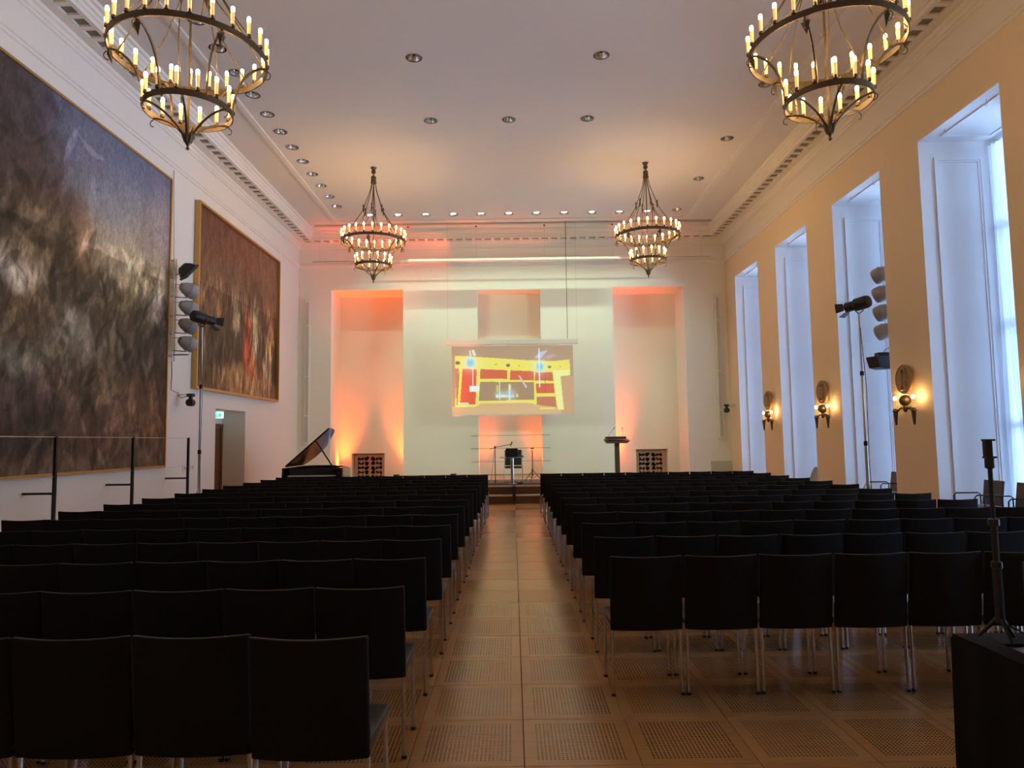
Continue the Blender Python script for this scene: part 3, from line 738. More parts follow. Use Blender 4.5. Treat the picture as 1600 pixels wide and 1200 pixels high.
# ------------------------------------------------------------------ paintings (plain generic stand-ins, about the size and tones)
def alb(c, k=1.0):
    return [min(.9, v / .34 * .80 * k) for v in lin(c)]
def field(u, v, blobs, base):
    q = Vector((u * 1.7, v * 1.7, 3.3))
    du = noise.fractal(q, 1.0, 2.1, 5) * .30; dv = noise.fractal(q + Vector((9, 2, 5)), 1.0, 2.1, 5) * .28
    x, y = u + du * .55, v + dv * .55
    W = .06; c = [b_ * W for b_ in base]
    for (bx, by, rx, ry, col) in blobs:
        g = math.exp(-((x - bx) / rx) ** 2 - ((y - by) / ry) ** 2)
        W += g
        for i in range(3): c[i] += col[i] * g
    c = [v_ / W for v_ in c]
    return c
def strokes(seed, n, y0, y1, z0, z1, ang, length, width):
    r = random.Random(seed); grid = {}
    for _ in range(n):
        cy, cz = r.uniform(y0, y1), r.uniform(z0, z1); a = r.gauss(*ang); L_ = r.uniform(*length); W_ = r.uniform(*width)
        k = r.choice((.45, .55, .6, .7, 1.35, 1.6, 2.1)); S = (cy, cz, math.cos(a), math.sin(a), L_, W_, k, r.uniform(-.5, .5))
        for gy in range(int((cy - L_) * 2), int((cy + L_) * 2) + 1):
            for gz in range(int((cz - L_) * 2), int((cz + L_) * 2) + 1): grid.setdefault((gy, gz), []).append(S)
    return grid
def stroke_k(grid, u, v):
    k = 1.0
    for (cy, cz, ca, sa, L_, W_, kk, bend) in grid.get((int(u * 2), int(v * 2)), ()):
        dy, dz = u - cy, v - cz; p = dy * ca + dz * sa; q = -dy * sa + dz * ca + bend * p * p
        w_ = (p / L_) ** 2 + (q / (W_ * (1.1 - .5 * abs(p) / L_))) ** 2
        if w_ < 1: k *= 1 + (kk - 1) * min(1, (1 - w_) * 2.2)
    return min(2.6, max(.3, k))
G1 = strokes(5, 900, 5, 15.1, 1.4, 5.3, (1.45, .5), (.12, .42), (.03, .13))
G1b = strokes(6, 120, 5, 12.3, 4.8, 7.0, (.9, .6), (.2, .7), (.04, .16))
G2 = strokes(8, 420, 16.45, 22.1, 3.2, 5.7, (1.52, .22), (.15, .55), (.02, .07))
def canvas(name, lab, y0, y1, z0, z1, x, blobs, base, detail_fn, ny, nz_, tilt=0.0, fw=.05, fd=.07):
    t = thing(name, lab, 'painting', (x, y0, z0))
    H_, W_ = z1 - z0, y1 - y0
    vs, cs, fs = [], [], []
    B = [(a, b, c, d, alb(col)) for a, b, c, d, col in blobs]; base = alb(base)
    for j in range(nz_ + 1):
        for i in range(ny + 1):
            yy, zz = W_ * i / ny, H_ * j / nz_
            vs.append((.045, yy, zz))
            c = field(y0 + yy, z0 + zz, B, base); k = detail_fn(y0 + yy, z0 + zz)
            cs += [min(.9, c[0] * k), min(.9, c[1] * k), min(.9, c[2] * k * (.94 + .06 * k)), 1]
    for j in range(nz_):
        for i in range(ny):
            a = j * (ny + 1) + i; fs.append((a, a + 1, a + ny + 2, a + ny + 1))
    me = bpy.data.meshes.new('canvas'); me.from_pydata(vs, [], fs)
    at_ = me.color_attributes.new('paint', 'FLOAT_COLOR', 'POINT'); at_.data.foreach_set('color', cs)
    ma = bpy.data.materials.new(name + '_paint'); ma.use_nodes = True; n = ma.node_tree.nodes; l = ma.node_tree.links
    b = n['Principled BSDF']; b.inputs['Roughness'].default_value = .55; b.inputs['Specular IOR Level'].default_value = .25
    vc = n.new('ShaderNodeVertexColor'); vc.layer_name = 'paint'
    tcn = n.new('ShaderNodeTexCoord'); mp = n.new('ShaderNodeMapping'); mp.inputs['Scale'].default_value = (1, 6.5, 3.2); mp.inputs['Rotation'].default_value = (.25, 0, 0)
    l.new(tcn.outputs['Object'], mp.inputs[0])
    no = n.new('ShaderNodeTexNoise'); no.inputs['Scale'].default_value = 1.9; no.inputs['Detail'].default_value = 7; no.inputs['Distortion'].default_value = 1.6; l.new(mp.outputs[0], no.inputs['Vector'])
    mr = n.new('ShaderNodeMapRange'); mr.inputs[1].default_value = .3; mr.inputs[2].default_value = .7; mr.inputs[3].default_value = .72; mr.inputs[4].default_value = 1.28; l.new(no.outputs['Fac'], mr.inputs[0])
    sc_ = n.new('ShaderNodeVectorMath'); sc_.operation = 'SCALE'; l.new(vc.outputs[0], sc_.inputs[0]); l.new(mr.outputs[0], sc_.inputs['Scale'])
    l.new(sc_.outputs[0], b.inputs['Base Color'])
    me.materials.append(ma); link('canvas', me, t)
    MB().box(.0, .044, 0, W_, 0, H_).build('stretcher', M_wood_dark, t, 0)
    fr = MB(); fr.box(0, fd, -fw, 0, -fw, H_ + fw).box(0, fd, W_, W_ + fw, -fw, H_ + fw).box(0, fd, 0, W_, -fw, 0).box(0, fd, 0, W_, H_, H_ + fw)
    fr.build('frame', M_gold, t, 0)
    return t
B1 = [(13.0, 7.0, 1.7, .7, (74, 80, 98)), (12.9, 6.3, 1.2, .5, (100, 102, 108)), (13.7, 5.9, 1.0, .6, (124, 116, 104)), (13.9, 5.1, .9, .5, (160, 142, 108)), (14.8, 6.3, .5, .6, (120, 108, 106)), (12.9, 5.3, .5, .4, (140, 124, 98)),
      (12.2, 6.8, .5, .5, (78, 74, 80)), (14.0, 6.1, .16, .5, (88, 72, 66)), (14.35, 5.7, .12, .5, (104, 84, 72)), (10.4, 6.9, .9, .6, (44, 36, 36)), (11.0, 6.2, .7, .6, (52, 40, 34)), (11.6, 5.7, .5, .4, (68, 50, 40)), (9.5, 6.5, 1.0, 1.0, (46, 38, 36)),
      (10.6, 5.1, .6, .4, (84, 70, 52)), (11.4, 5.1, .4, .4, (92, 76, 56)), (12.1, 5.3, .28, .45, (120, 92, 66)), (10.4, 4.35, .35, .16, (150, 140, 124)), (10.8, 4.6, .4, .3, (108, 92, 70)), (11.8, 4.5, .6, .4, (62, 52, 38)), (12.6, 4.4, .5, .45, (56, 48, 36)),
      (13.4, 4.5, .4, .35, (92, 78, 54)), (14.1, 4.5, .35, .3, (70, 58, 44)), (14.6, 4.6, .25, .3, (128, 122, 118)), (15.05, 4.6, .14, 1.3, (58, 48, 38)), (11.9, 3.6, .28, .22, (116, 108, 92)), (12.3, 3.25, .14, .16, (140, 130, 112)), (11.4, 3.2, .4, .2, (112, 100, 78)),
      (10.5, 3.0, .4, .2, (104, 98, 84)), (10.7, 3.7, .4, .3, (86, 70, 50)), (13.2, 3.6, .5, .4, (72, 64, 50)), (14.2, 3.5, .7, .7, (52, 44, 36)), (12.9, 2.75, .25, .3, (110, 90, 66)), (13.6, 2.5, .4, .4, (84, 62, 46)), (12.0, 2.7, .6, .5, (58, 46, 36)),
      (14.6, 2.2, .6, .6, (86, 62, 46)), (12.6, 2.0, .9, .4, (78, 58, 46)), (10.8, 2.1, .9, .5, (54, 44, 38)), (12.5, 1.4, 2.5, .22, (80, 64, 50)), (8.0, 4.5, 1.4, 1.6, (64, 54, 42)), (8.0, 2.0, 2, 1, (56, 46, 38))]
def det1(u, v):
    q = Vector((u * 2.6, v * 2.0, 1.1)); a_ = .12 if v > 5.4 and u > 11.8 else .42
    k = 1 + a_ * noise.fractal(q * 1.9, .9, 2.2, 6)
    if v < 5.2: k *= 1 + .55 * max(-.7, noise.turbulence(Vector((u * 1.9, v * 1.3, 7)), 4, False) - .55)
    return max(.3, k) * stroke_k(G1, u, v) ** .75 * stroke_k(G1b, u, v) ** .6
canvas('large_painting', 'huge dark painting of stormy sky over a brown turmoil, nearest the camera', 5.0, 15.10, 1.22, 7.50, XL + .002, B1, (64, 54, 44), det1, 420, 230, fw=.045, fd=.075)
B2 = [(17.5, 7.0, 1.4, .5, (70, 46, 36)), (19.5, 6.8, 1.6, .6, (86, 56, 42)), (21.5, 6.8, 1, .8, (92, 66, 50)), (17.2, 6.0, .8, .7, (76, 54, 40)), (19, 6.0, 1, .5, (74, 58, 44)), (20.3, 5.9, .5, .5, (60, 48, 38)), (21.6, 5.9, .6, .7, (92, 70, 52)),
      (17.0, 5.2, .4, .6, (102, 78, 56)), (17.7, 5.3, .3, .5, (112, 86, 60)), (18.2, 4.8, .3, .6, (70, 58, 44)), (18.9, 5.3, .18, .5, (170, 150, 116)), (19.3, 4.9, .2, .4, (80, 66, 50)), (19.7, 4.5, .22, .6, (176, 82, 56)), (20.0, 4.0, .22, .4, (170, 92, 58)),
      (20.3, 5.0, .18, .6, (186, 164, 126)), (20.9, 4.8, .4, .5, (88, 72, 58)), (21.6, 5.0, .15, .5, (172, 128, 78)), (21.3, 4.1, .2, .5, (150, 128, 100)), (17.3, 4.3, .8, .5, (64, 54, 42)), (18.6, 4.2, .5, .4, (68, 56, 44)),
      (18.8, 3.5, .5, .25, (158, 124, 86)), (20.0, 3.3, 1.1, .2, (150, 116, 80)), (17.2, 3.3, .7, .3, (92, 70, 50)), (21.5, 3.2, .6, .2, (128, 100, 74)), (22, 4.3, .2, .8, (58, 46, 38))]
def det2(u, v):
    k = 1 + .35 * noise.fractal(Vector((u * 5.0, v * 2.0, 4.1)), .9, 2.2, 6)
    if v < 5.6: k *= 1 + .8 * max(-.6, noise.turbulence(Vector((u * 3.4, v * 1.4, 2)), 4, False) - .5)
    return max(.3, k) * stroke_k(G2, u, v) ** .75
canvas('history_painting', 'brown framed painting with a red accent, on the wall nearer the stage', 16.45, 22.15, 3.03, 7.45, XL + .002, B2, (72, 56, 42), det2, 250, 190, fw=.06, fd=.13)

# rail before the large painting
PY = [8.64, 10.85, 13.06, 15.28]
t = thing('barrier_rail', 'black post and wire barrier before the large painting', 'barrier', (-7.06, 8.64, 0))
for y in PY:
    MB().box(-.022, .022, y - 8.64 - .022, y - 8.64 + .022, 0, 1.81).build('post', M_black, t, 0)
    MB().box(-.485, -.023, y - 8.64 - .018, y - 8.64 + .018, .915, .95).build('wall_stay', M_black, t, 0)
MB().tube([(0, -2.2, 1.80), (0, PY[-1] - 8.64, 1.80)], .006, 6).build('top_wire', M_alu, t)
MB().tube([(0, -2.2, 1.19), (0, PY[-1] - 8.64, 1.19)], .004, 6).build('lower_wire', M_alu, t)
for k, y in enumerate((16.17, 16.55)):
    s_ = thing('wall_socket', 'white wall socket plate left of the door, %s' % ('nearer the large painting' if k == 0 else 'nearer the door'), 'socket', (XL, y, 1.12), 0, 'wall sockets by the door')
    MB().box(0, .012, -.11, .11, -.09, .09).build('plate', M_white_pl, s_, 0, .004); MB().box(.0125, .016, -.05, .05, -.04, .04).build('insert', M_panel_grey, s_, 0)
# emergency exit sign hanging in the door recess
t = thing('exit_sign', 'small green and white emergency exit sign hanging in the door recess', 'sign', (-8.0, 19.0, 2.36))
MB().box(-.15, .15, -.015, .015, 0, .17).build('light_box', M_signw, t, 0)
MB().box(-.14, -.0, -.0175, -.0155, .01, .16).build('green_field', M_sign, t, 0)
MB().box(.02, .10, -.0175, -.0155, .03, .14).build('doorway_mark', M_sign, t, 0)
rn = MB().sphere((-.05, -.019, .135), .011, 8, 5); rn.tube([(-.055, -.019, .12), (-.07, -.019, .08)], .010, 6).tube([(-.07, -.019, .08), (-.05, -.019, .055), (-.055, -.019, .025)], .006, 5).tube([(-.07, -.019, .08), (-.09, -.019, .06), (-.115, -.019, .055)], .006, 5).tube([(-.055, -.019, .12), (-.03, -.019, .10), (-.02, -.019, .11)], .005, 5)
rn.build('running_figure', M_signw, t)
MB().tube([(0, 0, .17), (0, 0, .195)], .01, 6).build('hanger', M_alu, t)

# ------------------------------------------------------------------ wall lamp racks
def flood(parent, loc, target, name='flood_lamp', s=1.0):
    M2 = aim(loc, target)
    o = MB().lathe([(.03, -.20), (.075, -.19), (.13, -.10), (.165, .02), (.17, .12), (.155, .165), (.145, .165), (.14, .12), (.02, .11)], 20, M2 @ Matrix.Diagonal((s, s, s, 1))).build(name, M_grey_lamp, parent)
    MB().lathe([(.172, .0), (.176, .01), (.172, .02)], 20, M2 @ Matrix.Diagonal((s, s, s, 1)), cap=False).build('seam_ring', M_grey_lamp, o)
    return o
base = (XL, 15.35, 0)
t = thing('lamp_rack', 'wall rack of four grey floodlights between the two paintings', 'lamp rack', base)
MB().tube([(.07, -.04, 3.5), (.07, -.04, 5.8)], .016, 8).tube([(.07, .06, 3.5), (.07, .06, 5.8)], .016, 8).build('rail', M_alu, t)
for z in (3.6, 4.1, 4.5, 4.95, 5.35, 5.75): MB().box(0, .07, -.05, .07, z - .012, z + .012).build('cross_bracket', M_alu, t, 0)
for z in (5.10, 4.70, 4.30, 3.90):
    flood(t, (.36, .05, z), (.36 + 6, 8, z - 3.2))
    MB().tube([(.07, 0, z - .17), (.36, .02, z - .19)], .014, 6).build('lamp_arm', M_alu, t); MB().tube([(.07, 0, z + .12), (.26, .0, z + .1)], .010, 6).build('lamp_arm', M_alu, t)
MB().box(.07, .42, -.02, .02, 3.62, 3.65).build('lower_arm', M_alu, t, 0)
MB().tube([(.05, -.02, 5.8), (.03, -.04, 6.8), (.02, -.06, 7.8)], .008, 6).build('cable', M_alu, t)
MB().tube([(.05, 0, 3.5), (.04, .03, 3.2), (.05, -.01, 2.86), (.22, .0, 2.78)], .008, 6).build('cable', M_blackp, t)
# black floodlight above the rack
t2 = thing('black_floodlight', 'black square floodlight at the top of the rack between the paintings', 'floodlight', (XL + .30, 15.35, 5.56))
M2 = aim((0, 0, 0), (4, 4, -4.5))
MB().prism([(-.19, -.20), (.19, -.20), (.19, .20), (-.19, .20)], .05, M2 @ Matrix.Translation((0, 0, .08))).build('front_hood', M_blackp, t2, 0)
MB().lathe([(.10, -.10), (.19, -.02), (.24, .08)], 4, M2 @ Matrix.Rotation(PI / 4, 4, 'Z')).build('housing', M_blackp, t2, 0)
MB().tube([(-.22, 0, -.12), (-.1, 0, -.12), (-.02, 0, -.05)], .014, 6).build('bracket', M_alu, t2)
def ptz(loc, dirx, lab):
    t = thing('dome_camera', lab, 'camera', loc, 0, 'black remote cameras on the side walls')
    MB().box(0 if dirx > 0 else -.32, .32 if dirx > 0 else 0, -.02, .02, .03, .05).build('wall_arm', M_alu, t, 0)
    MB().lathe([(.085, -.01), (.09, .0), (.09, .05), (.08, .06)], 16, Matrix.Translation((dirx * .30, 0, 0))).build('mount_head', M_blackp, t)
    MB().tube([(dirx * .30, 0, -.01), (dirx * .30, 0, -.07)], .045, 10).build('neck', M_blackp, t)
    MB().lathe([(.075, -.08), (.085, -.07), (.085, .07), (.075, .08)], 16, Matrix.Translation((dirx * .30, 0, -.14)) @ Matrix.Rotation(PI / 2, 4, 'X')).build('camera_head', M_blackp, t)
    MB().tube([(0.01 * dirx, 0, .02), (dirx * .08, .04, -.03), (dirx * .2, .03, .0)], .008, 5).build('cable', M_blackp, t)
ptz((XL, 15.75, 2.74), 1, 'black remote camera on a wall arm below the lamp rack by the paintings')
ptz((XR, 23.95, 2.72), -1, 'black remote camera on a wall arm in the corner past the last window')

# rack in the third window from the stage
t = thing('lamp_rack', 'column of four grey floodlights in the window with the tall lamp stand', 'lamp rack', (7.78, 14.04, 0))
MB().tube([(0, .10, 3.6), (0, .10, 5.4)], .016, 8).build('rail', M_alu, t)
for z in (3.7, 4.4, 5.3): MB().box(-.02, .02, .013, .085, z - .012, z + .012).build('cross_bracket', M_alu, t, 0)
for z in (5.02, 4.62, 4.22, 3.82):
    flood(t, (0, .42, z), (-6, 7.5, z - 3.0)); MB().tube([(0, .1, z - .1), (0, .3, z - .12)], .012, 6).build('lamp_arm', M_alu, t)
t = thing('hanging_speaker', 'black wedge speaker under the floodlights in the third window', 'speaker', (7.74, 14.52, 3.22))
MB().prism([(-.30, .06), (-.22, -.17), (-.05, -.20), (.20, -.19), (.30, .05), (.12, .07), (-.12, .07)], .30, Matrix(((.9, 0, -.3, 0.03), (.25, 0, .9, -.12), (0, 1, 0, 0), (0, 0, 0, 1)))).build('cabinet', M_blackp, t, 0, .008)
MB().box(-.13, .10, -.08, .1, .075, .15).build('yoke', M_black, t, 0, .01)
MB().tube([(.0, 0, .14), (.05, -.02, .22), (.05, -.44, .25)], .014, 6).build('wall_arm', M_alu, t)

# tall lamp stands whose spotlights light the far wall
def stand(x, y, zt, target, lab, power, head_scale=1.0):
    t = thing('lamp_stand', 'tall silver lamp stand ' + lab, 'stand', (x, y, 0), 0, 'tall lamp stands')
    MB().tube([(0, 0, .1), (0, 0, 1.5)], .030, 12).build('lower_pole', M_alu, t)
    MB().tube([(0, 0, 1.5), (0, 0, 2.9)], .024, 12).build('middle_pole', M_alu, t)
    MB().tube([(0, 0, 2.9), (0, 0, zt - .12)], .019, 12).build('top_pole', M_alu, t)
    for z in (1.5, 2.9): MB().lathe([(.034, z - .05), (.038, z - .04), (.038, z + .03), (.03, z + .04)], 12).build('collar', M_black, t)
    for k in range(3):
        a = .5 + k * 2 * PI / 3
        MB().tube([(0, 0, .75), (.42 * math.cos(a), .42 * math.sin(a), .02)], .012, 8).build('leg', M_alu, t)
        MB().tube([(0, 0, .2), (.26 * math.cos(a), .26 * math.sin(a), .29)], .008, 6).build('brace', M_alu, t)
    MB().tube([(.0, -.03, zt - .4), (.05, -.05, 2.6), (.03, -.04, 1.2), (.05, -.04, .4)], .007, 6).build('cable', M_blackp, t)
    h = thing('stage_spotlight', 'black stage spotlight on the tall stand ' + lab, 'spotlight', (x, y, zt), 0, 'spotlights on tall stands')
    loc = (x, y, zt + .08)
    M3 = aim((0, 0, .08), (Vector(target) - Vector((x, y, zt))))
    MB().lathe([(.03, -.24), (.11, -.23), (.13, -.18), (.13, .05), (.115, .06)], 18, M3).build('rear_housing', M_blackp, h)
    MB().lathe([(.09, .05), (.10, .09), (.10, .24), (.105, .26), (.095, .26), (.092, .20)], 18, M3, cap=False).build('lens_tube', M_blackp, h)
    MB().lathe([(.001, .19), (.09, .195)], 18, M3, cap=False).build('lens', M_fresnel, h)
    ya = MB()
    for s in (-1, 1): ya.tube([M3 @ Vector((s * .15, 0, 0)), M3 @ Vector((s * .15, 0, 0)) + Vector((0, 0, -.12)), Vector((0, 0, -.12))], .011, 6)
    ya.build('yoke', M_black, h)
    for a in range(4):
        q = M3 @ Matrix.Rotation(a * PI / 2, 4, 'Z')
        MB().add([q @ Vector(p) for p in ((-.075, .105, .26), (.075, .105, .26), (.10, .17, .40), (-.10, .17, .40), (-.075, .109, .26), (.075, .109, .26), (.10, .174, .40), (-.10, .174, .40))],
                 [(0, 1, 2, 3), (7, 6, 5, 4), (0, 4, 5, 1), (1, 5, 6, 2), (2, 6, 7, 3), (3, 7, 4, 0)]).build('barn_door', M_black, h, 0)
    spot('spotlight_beam', tuple(Vector((x, y, zt)) + (M3 @ Vector((0, 0, .42)))), target, power, (.74, 1.0, .74), 58, .45, .05)
stand(-6.69, 15.0, 4.30, (-.6, D, 2.9), 'beside the door wall', STAND_L)
stand(7.02, 14.0, 4.22, (.6, D, 2.9), 'by the windows', STAND_R)

# floor uplights with orange light
def uplight(x, y, lab, tx, ty, p, size=52):
    t = thing('floor_uplight', lab, 'uplight', (x, y, SZ if abs(x) < 4.1 and y < D + .1 else .0), 0, 'orange floor uplights')
    MB().lathe([(.02, .03), (.08, .035), (.095, .06), (.095, .17), (.088, .175), (.085, .15)], 18, None, cap=False).build('can', M_blackp, t)
    MB().lathe([(.001, .145), (.084, .15)], 18, None, cap=False).build('led_face', M_led, t)
    MB().box(-.12, -.098, -.03, .03, 0, .12).box(.098, .12, -.03, .03, 0, .12).box(-.12, .12, -.03, .03, 0, .015).build('yoke', M_black, t, 0)
    z = t.location.z
    spot('uplight_beam', (x, y, z + .19), (x + tx, y + ty, z + 6), p, (1.0, .105, .008), size, 1.0, .06)
uplight(-6.20, D + 1.0, 'orange uplight in the painting-side niche, by its outer edge', -.05, .25, ORANGE)
uplight(-4.01, D + 1.0, 'orange uplight in the painting-side niche, by its inner edge', .05, .25, ORANGE)
uplight(3.79, D + 1.0, 'orange uplight in the lectern-side niche', -.05, .25, ORANGE)
uplight(-.98, D + .35, 'orange uplight in the middle niche, painting side', -.05, .1, ORANGE * .34)
uplight(.80, D + .35, 'orange uplight in the middle niche, window side', .05, .1, ORANGE * .34)
uplight(-6.7, 22.3, 'orange uplight on the floor behind the piano, aimed at the corner', .3, 1.35, ORANGE * .55, 26)
uplight(-3.7, 22.3, 'orange uplight on the stage behind the piano, aimed at the cornice', .1, 1.35, ORANGE * 1.0, 24)
uplight(-1.9, 22.3, 'orange uplight on the stage left of the rug, aimed at the cornice', .2, 1.35, ORANGE * 1.0, 24)

# ------------------------------------------------------------------ grand piano
p = thing('grand_piano', 'black grand piano with raised lid beside the stage', 'piano', (-5.18, 18.05, 0))
# plan outline: keyboard edge at y=0, bass side at x=-.75, tail at y=2.2
out = [(-.75, 0), (.75, 0), (.75, .62), (.74, .9), (.66, 1.15), (.50, 1.4), (.34, 1.62), (.22, 1.85), (.08, 2.05), (-.14, 2.18), (-.4, 2.2), (-.62, 2.1), (-.75, 1.9)]
body = MB(); n = len(out)
inner = [(x * .955 - .0, .34 + (y - .34) * .965 if y > .3 else .34) for x, y in out]
body.prism(out, .04, Matrix.Translation((0, 0, .68)))
body.build('bottom_board', M_piano, p, 0)
rim = MB(); rimo = [q for q in out[1:]] + [out[0]]
rl = [(-.75, .32), (-.75, 0)]
ro = [(.75, 0), (.75, .32), (.75, .62), (.74, .9), (.66, 1.15), (.50, 1.4), (.34, 1.62), (.22, 1.85), (.08, 2.05), (-.14, 2.18), (-.4, 2.2), (-.62, 2.1), (-.75, 1.9), (-.75, 0)]
ri = [(.69, 0), (.69, .32), (.69, .62), (.68, .88), (.60, 1.12), (.45, 1.36), (.29, 1.58), (.17, 1.81), (.04, 2.0), (-.15, 2.12), (-.4, 2.14), (-.59, 2.05), (-.69, 1.87), (-.69, 0)]
nn = len(ro); vs = [(x, y, z) for z in (.68, 1.02) for x, y in ro] + [(x, y, z) for z in (.68, 1.02) for x, y in ri]
fs = []
for i in range(nn - 1):
    fs += [(i, i + 1, nn + i + 1, nn + i), (2 * nn + i, 3 * nn + i, 3 * nn + i + 1, 2 * nn + i + 1), (nn + i, nn + i + 1, 3 * nn + i + 1, 3 * nn + i)]
fs += [(0, nn, 3 * nn, 2 * nn), (nn - 1, 3 * nn - 1, 4 * nn - 1, 2 * nn - 1)]
rim.add(vs, fs).build('rim', M_piano, p, 30)
MB().prism([(x * .93, .34 + (y - .34) * .95) for x, y in out[1:] if y > .3] + [(-.69, .34), (.69, .34)], .02, Matrix.Translation((0, 0, .86))).build('iron_plate', M_gold, p, 0)
MB().box(-.73, .73, -.02, .02, .70, .80).build('key_slip', M_piano, p, 0, .004)
kb = MB().box(-.61, .61, 0.02, .17, .80, .825).build('white_keys', M_white_pl, p, 0)
bk = MB(); 
for k in range(36): x = -.58 + k * .0335; bk.box(x, x + .012, .07, .17, .826, .84)
o = bk.build('black_keys', M_blackp, p, 0)
for s in (-1, 1): MB().prism([(0, .70), (.3, .70), (.3, 1.02), (.12, 1.0), (.0, .86)], .06, Matrix(((0, 0, 1, s * .72 - .03), (1, 0, 0, -.02), (0, 1, 0, 0), (0, 0, 0, 1)))).build('cheek', M_piano, p, 0, .006)
MB().box(-.68, .68, .19, .22, .80, 1.0).build('fallboard', M_piano, p, 0)
MB().box(.40, .75, -.005, .005, .0, .0)
LIDA = math.radians(41)
Ml = Matrix.Translation((-.76, 0, 1.03)) @ Matrix.Rotation(-LIDA, 4, 'Y') @ Matrix.Translation((.75, 0, 0))
lid = [(x, y) for x, y in out]; lid = [(-.75, .34), (.75, .34)] + out[2:]
MB().prism(lid, .022, Ml).build('lid', M_piano, p, 0, .003)
MB().prism([(-.75, .0), (.75, 0), (.75, .335), (-.75, .335)], .02, Ml @ Matrix.Translation((0, .338, .022)) @ Matrix.Rotation(0, 4, 'X') @ Matrix.Translation((0, .0, .001))).build('front_flap', M_piano, p, 0, .003)
e0 = Vector((.40, .6, 1.02)); e1 = Ml @ Vector((.22, .6, -.002))
MB().tube([e0, e1], .020, 8).build('prop_stick', M_piano, p)
for (x, y) in ((-.62, .25), (.62, .25), (-.3, 1.75)):
    MB().lathe([(.035, .0), (.045, .06), (.05, .12), (.04, .2), (.065, .6), (.075, .68)], 12, Matrix.Translation((x, y, 0))).build('leg', M_piano, p)
MB().box(-.12, .12, .1, .22, .08, .14).box(-.08, -.05, .14, .17, .14, .68).box(.05, .08, .14, .17, .14, .68).build('pedal_lyre', M_piano, p, 0, .004)
MB().box(.755, .80, .05, .9, .72, 1.0).build('treble_side_panel', M_piano_in, p, 0, .004)

# ------------------------------------------------------------------ lectern
t = thing('lectern', 'dark wood lectern on a slim column, between the screen and the window-side niche', 'lectern', (2.88, 19.5, SZ))
MB().box(-.25, .25, -.2, .2, 0, .03).build('base', M_black, t, 0, .005)
MB().box(-.065, .065, -.05, .05, .03, 1.09).build('column', mat('lectern_column', (.07, .05, .03), .4), t, 0, .008)
MB().prism([(-.34, 0), (-.32, -.07), (.25, -.07), (.34, .0)], .42, Matrix(((1, 0, 0, 0), (0, .2, 1, -.22), (0, 1, .12, 1.15), (0, 0, 0, 1)))).build('desk', M_wood_dark, t, 0, .008)
MB().box(-.31, .24, -.2, .15, 1.20, 1.27).build('control_tray', M_blackp, t, 0, .02)
for (a, b_, c) in (((-.24, 0, 1.27), (-.16, 0, 1.40), (-.05, 0, 1.52)), ((.17, 0, 1.27), (.165, 0, 1.4), (.16, 0, 1.52))):
    MB().tube([a, b_, c], [.004, .004, .004], 6).build('microphone_stem', M_blackp, t)
    d = (Vector(c) - Vector(b_)).normalized(); MB().tube([Vector(c) - d * .05, Vector(c)], .011, 8).build('microphone', M_blackp, t)

# ------------------------------------------------------------------ table, chair, stands on the stage
t = thing('side_table', 'small glass topped table with a steel column at centre stage', 'table', (-.03, 19.35, SZ + .0125))
MB().lathe([(.345, .715), (.35, .722), (.345, .73)], 32).build('table_top', M_table, t)
MB().tube([(0, 0, .02), (0, 0, .715)], .045, 14).build('column', M_chrome, t)
MB().lathe([(.12, 0), (.12, .012), (.05, .03)], 24).build('base', M_chrome, t)
t = thing('laptop', 'black laptop standing open on the small stage table', 'laptop', (-.04, 19.35, SZ + .744))
MB().box(-.16, .16, -.08, .14, 0.001, .018).build('keyboard_base', M_blackp, t, 0, .003)
MB().box(-.165, .165, 0, .008, 0, .23, Matrix.Translation((0, -.08, .015)) @ Matrix.Rotation(.25, 4, 'X')).build('screen_lid', M_blackp, t, 0, .002)
tag(MB().box(-.07, .07, -.03, .05, 0, .045).build('table_microphone', M_bronze, None, 0, .008), 'small flat device on the table beside the laptop', 'device').location = (.205, 19.33, SZ + .744)
t = thing('stage_chair', 'black leather chair with chrome cantilever frame behind the small table', 'chair', (0, 19.95, SZ + .0125))
MB().box(-.235, .235, -.22, .22, .41, .46).build('seat', M_blackp, t, 0, .015)
MB().box(-.235, .235, -.02, .02, 0, .44, Matrix.Translation((0, .20, .48)) @ Matrix.Rotation(-.12, 4, 'X')).build('backrest', M_blackp, t, 0, .012)
for s in (-1, 1):
    MB().tube([(s * .25, .23, .9), (s * .25, .2, .5), (s * .255, .1, .43), (s * .255, -.2, .43), (s * .255, -.24, .38), (s * .255, -.24, .05), (s * .255, -.2, .013), (s * .255, .2, .013)], .012, 8).build('frame_tube', M_chrome, t)
MB().tube([(-.255, .2, .013), (.255, .2, .013)], .012, 8).build('rear_bar', M_chrome, t)
t = thing('microphone_stand', 'boom microphone stand with a round base, painting side of the stage table', 'microphone stand', (-.50, 19.4, SZ + .0125))
MB().lathe([(.14, 0), (.14, .012), (.02, .025)], 24).build('round_base', M_black, t)
MB().tube([(0, 0, .02), (0, 0, 1.02)], .011, 8).build('pole', M_black, t)
MB().lathe([(.02, .97), (.024, .98), (.024, 1.03), (.018, 1.04)], 10).build('clutch', M_black, t)
MB().tube([(-.14, 0, .955), (0, 0, 1.0), (.45, -.02, 1.085)], .008, 8).build('boom', M_black, t)
MB().tube([(.43, -.02, 1.03), (.45, -.02, 1.08), (.475, -.02, 1.15)], [.011, .012, .020], 10).build('microphone', M_blackp, t)
MB().tube([(-.03, 0, .95), (-.06, .02, .5), (-.12, .03, .12), (-.25, .02, .02)], .005, 5).build('cable', M_blackp, t)
t = thing('microphone_stand', 'straight tripod microphone stand, window side of the stage table', 'microphone stand', (.55, 20.2, SZ + .0125))
MB().tube([(0, 0, .15), (0, 0, .9)], .013, 8).build('pole', M_black, t)
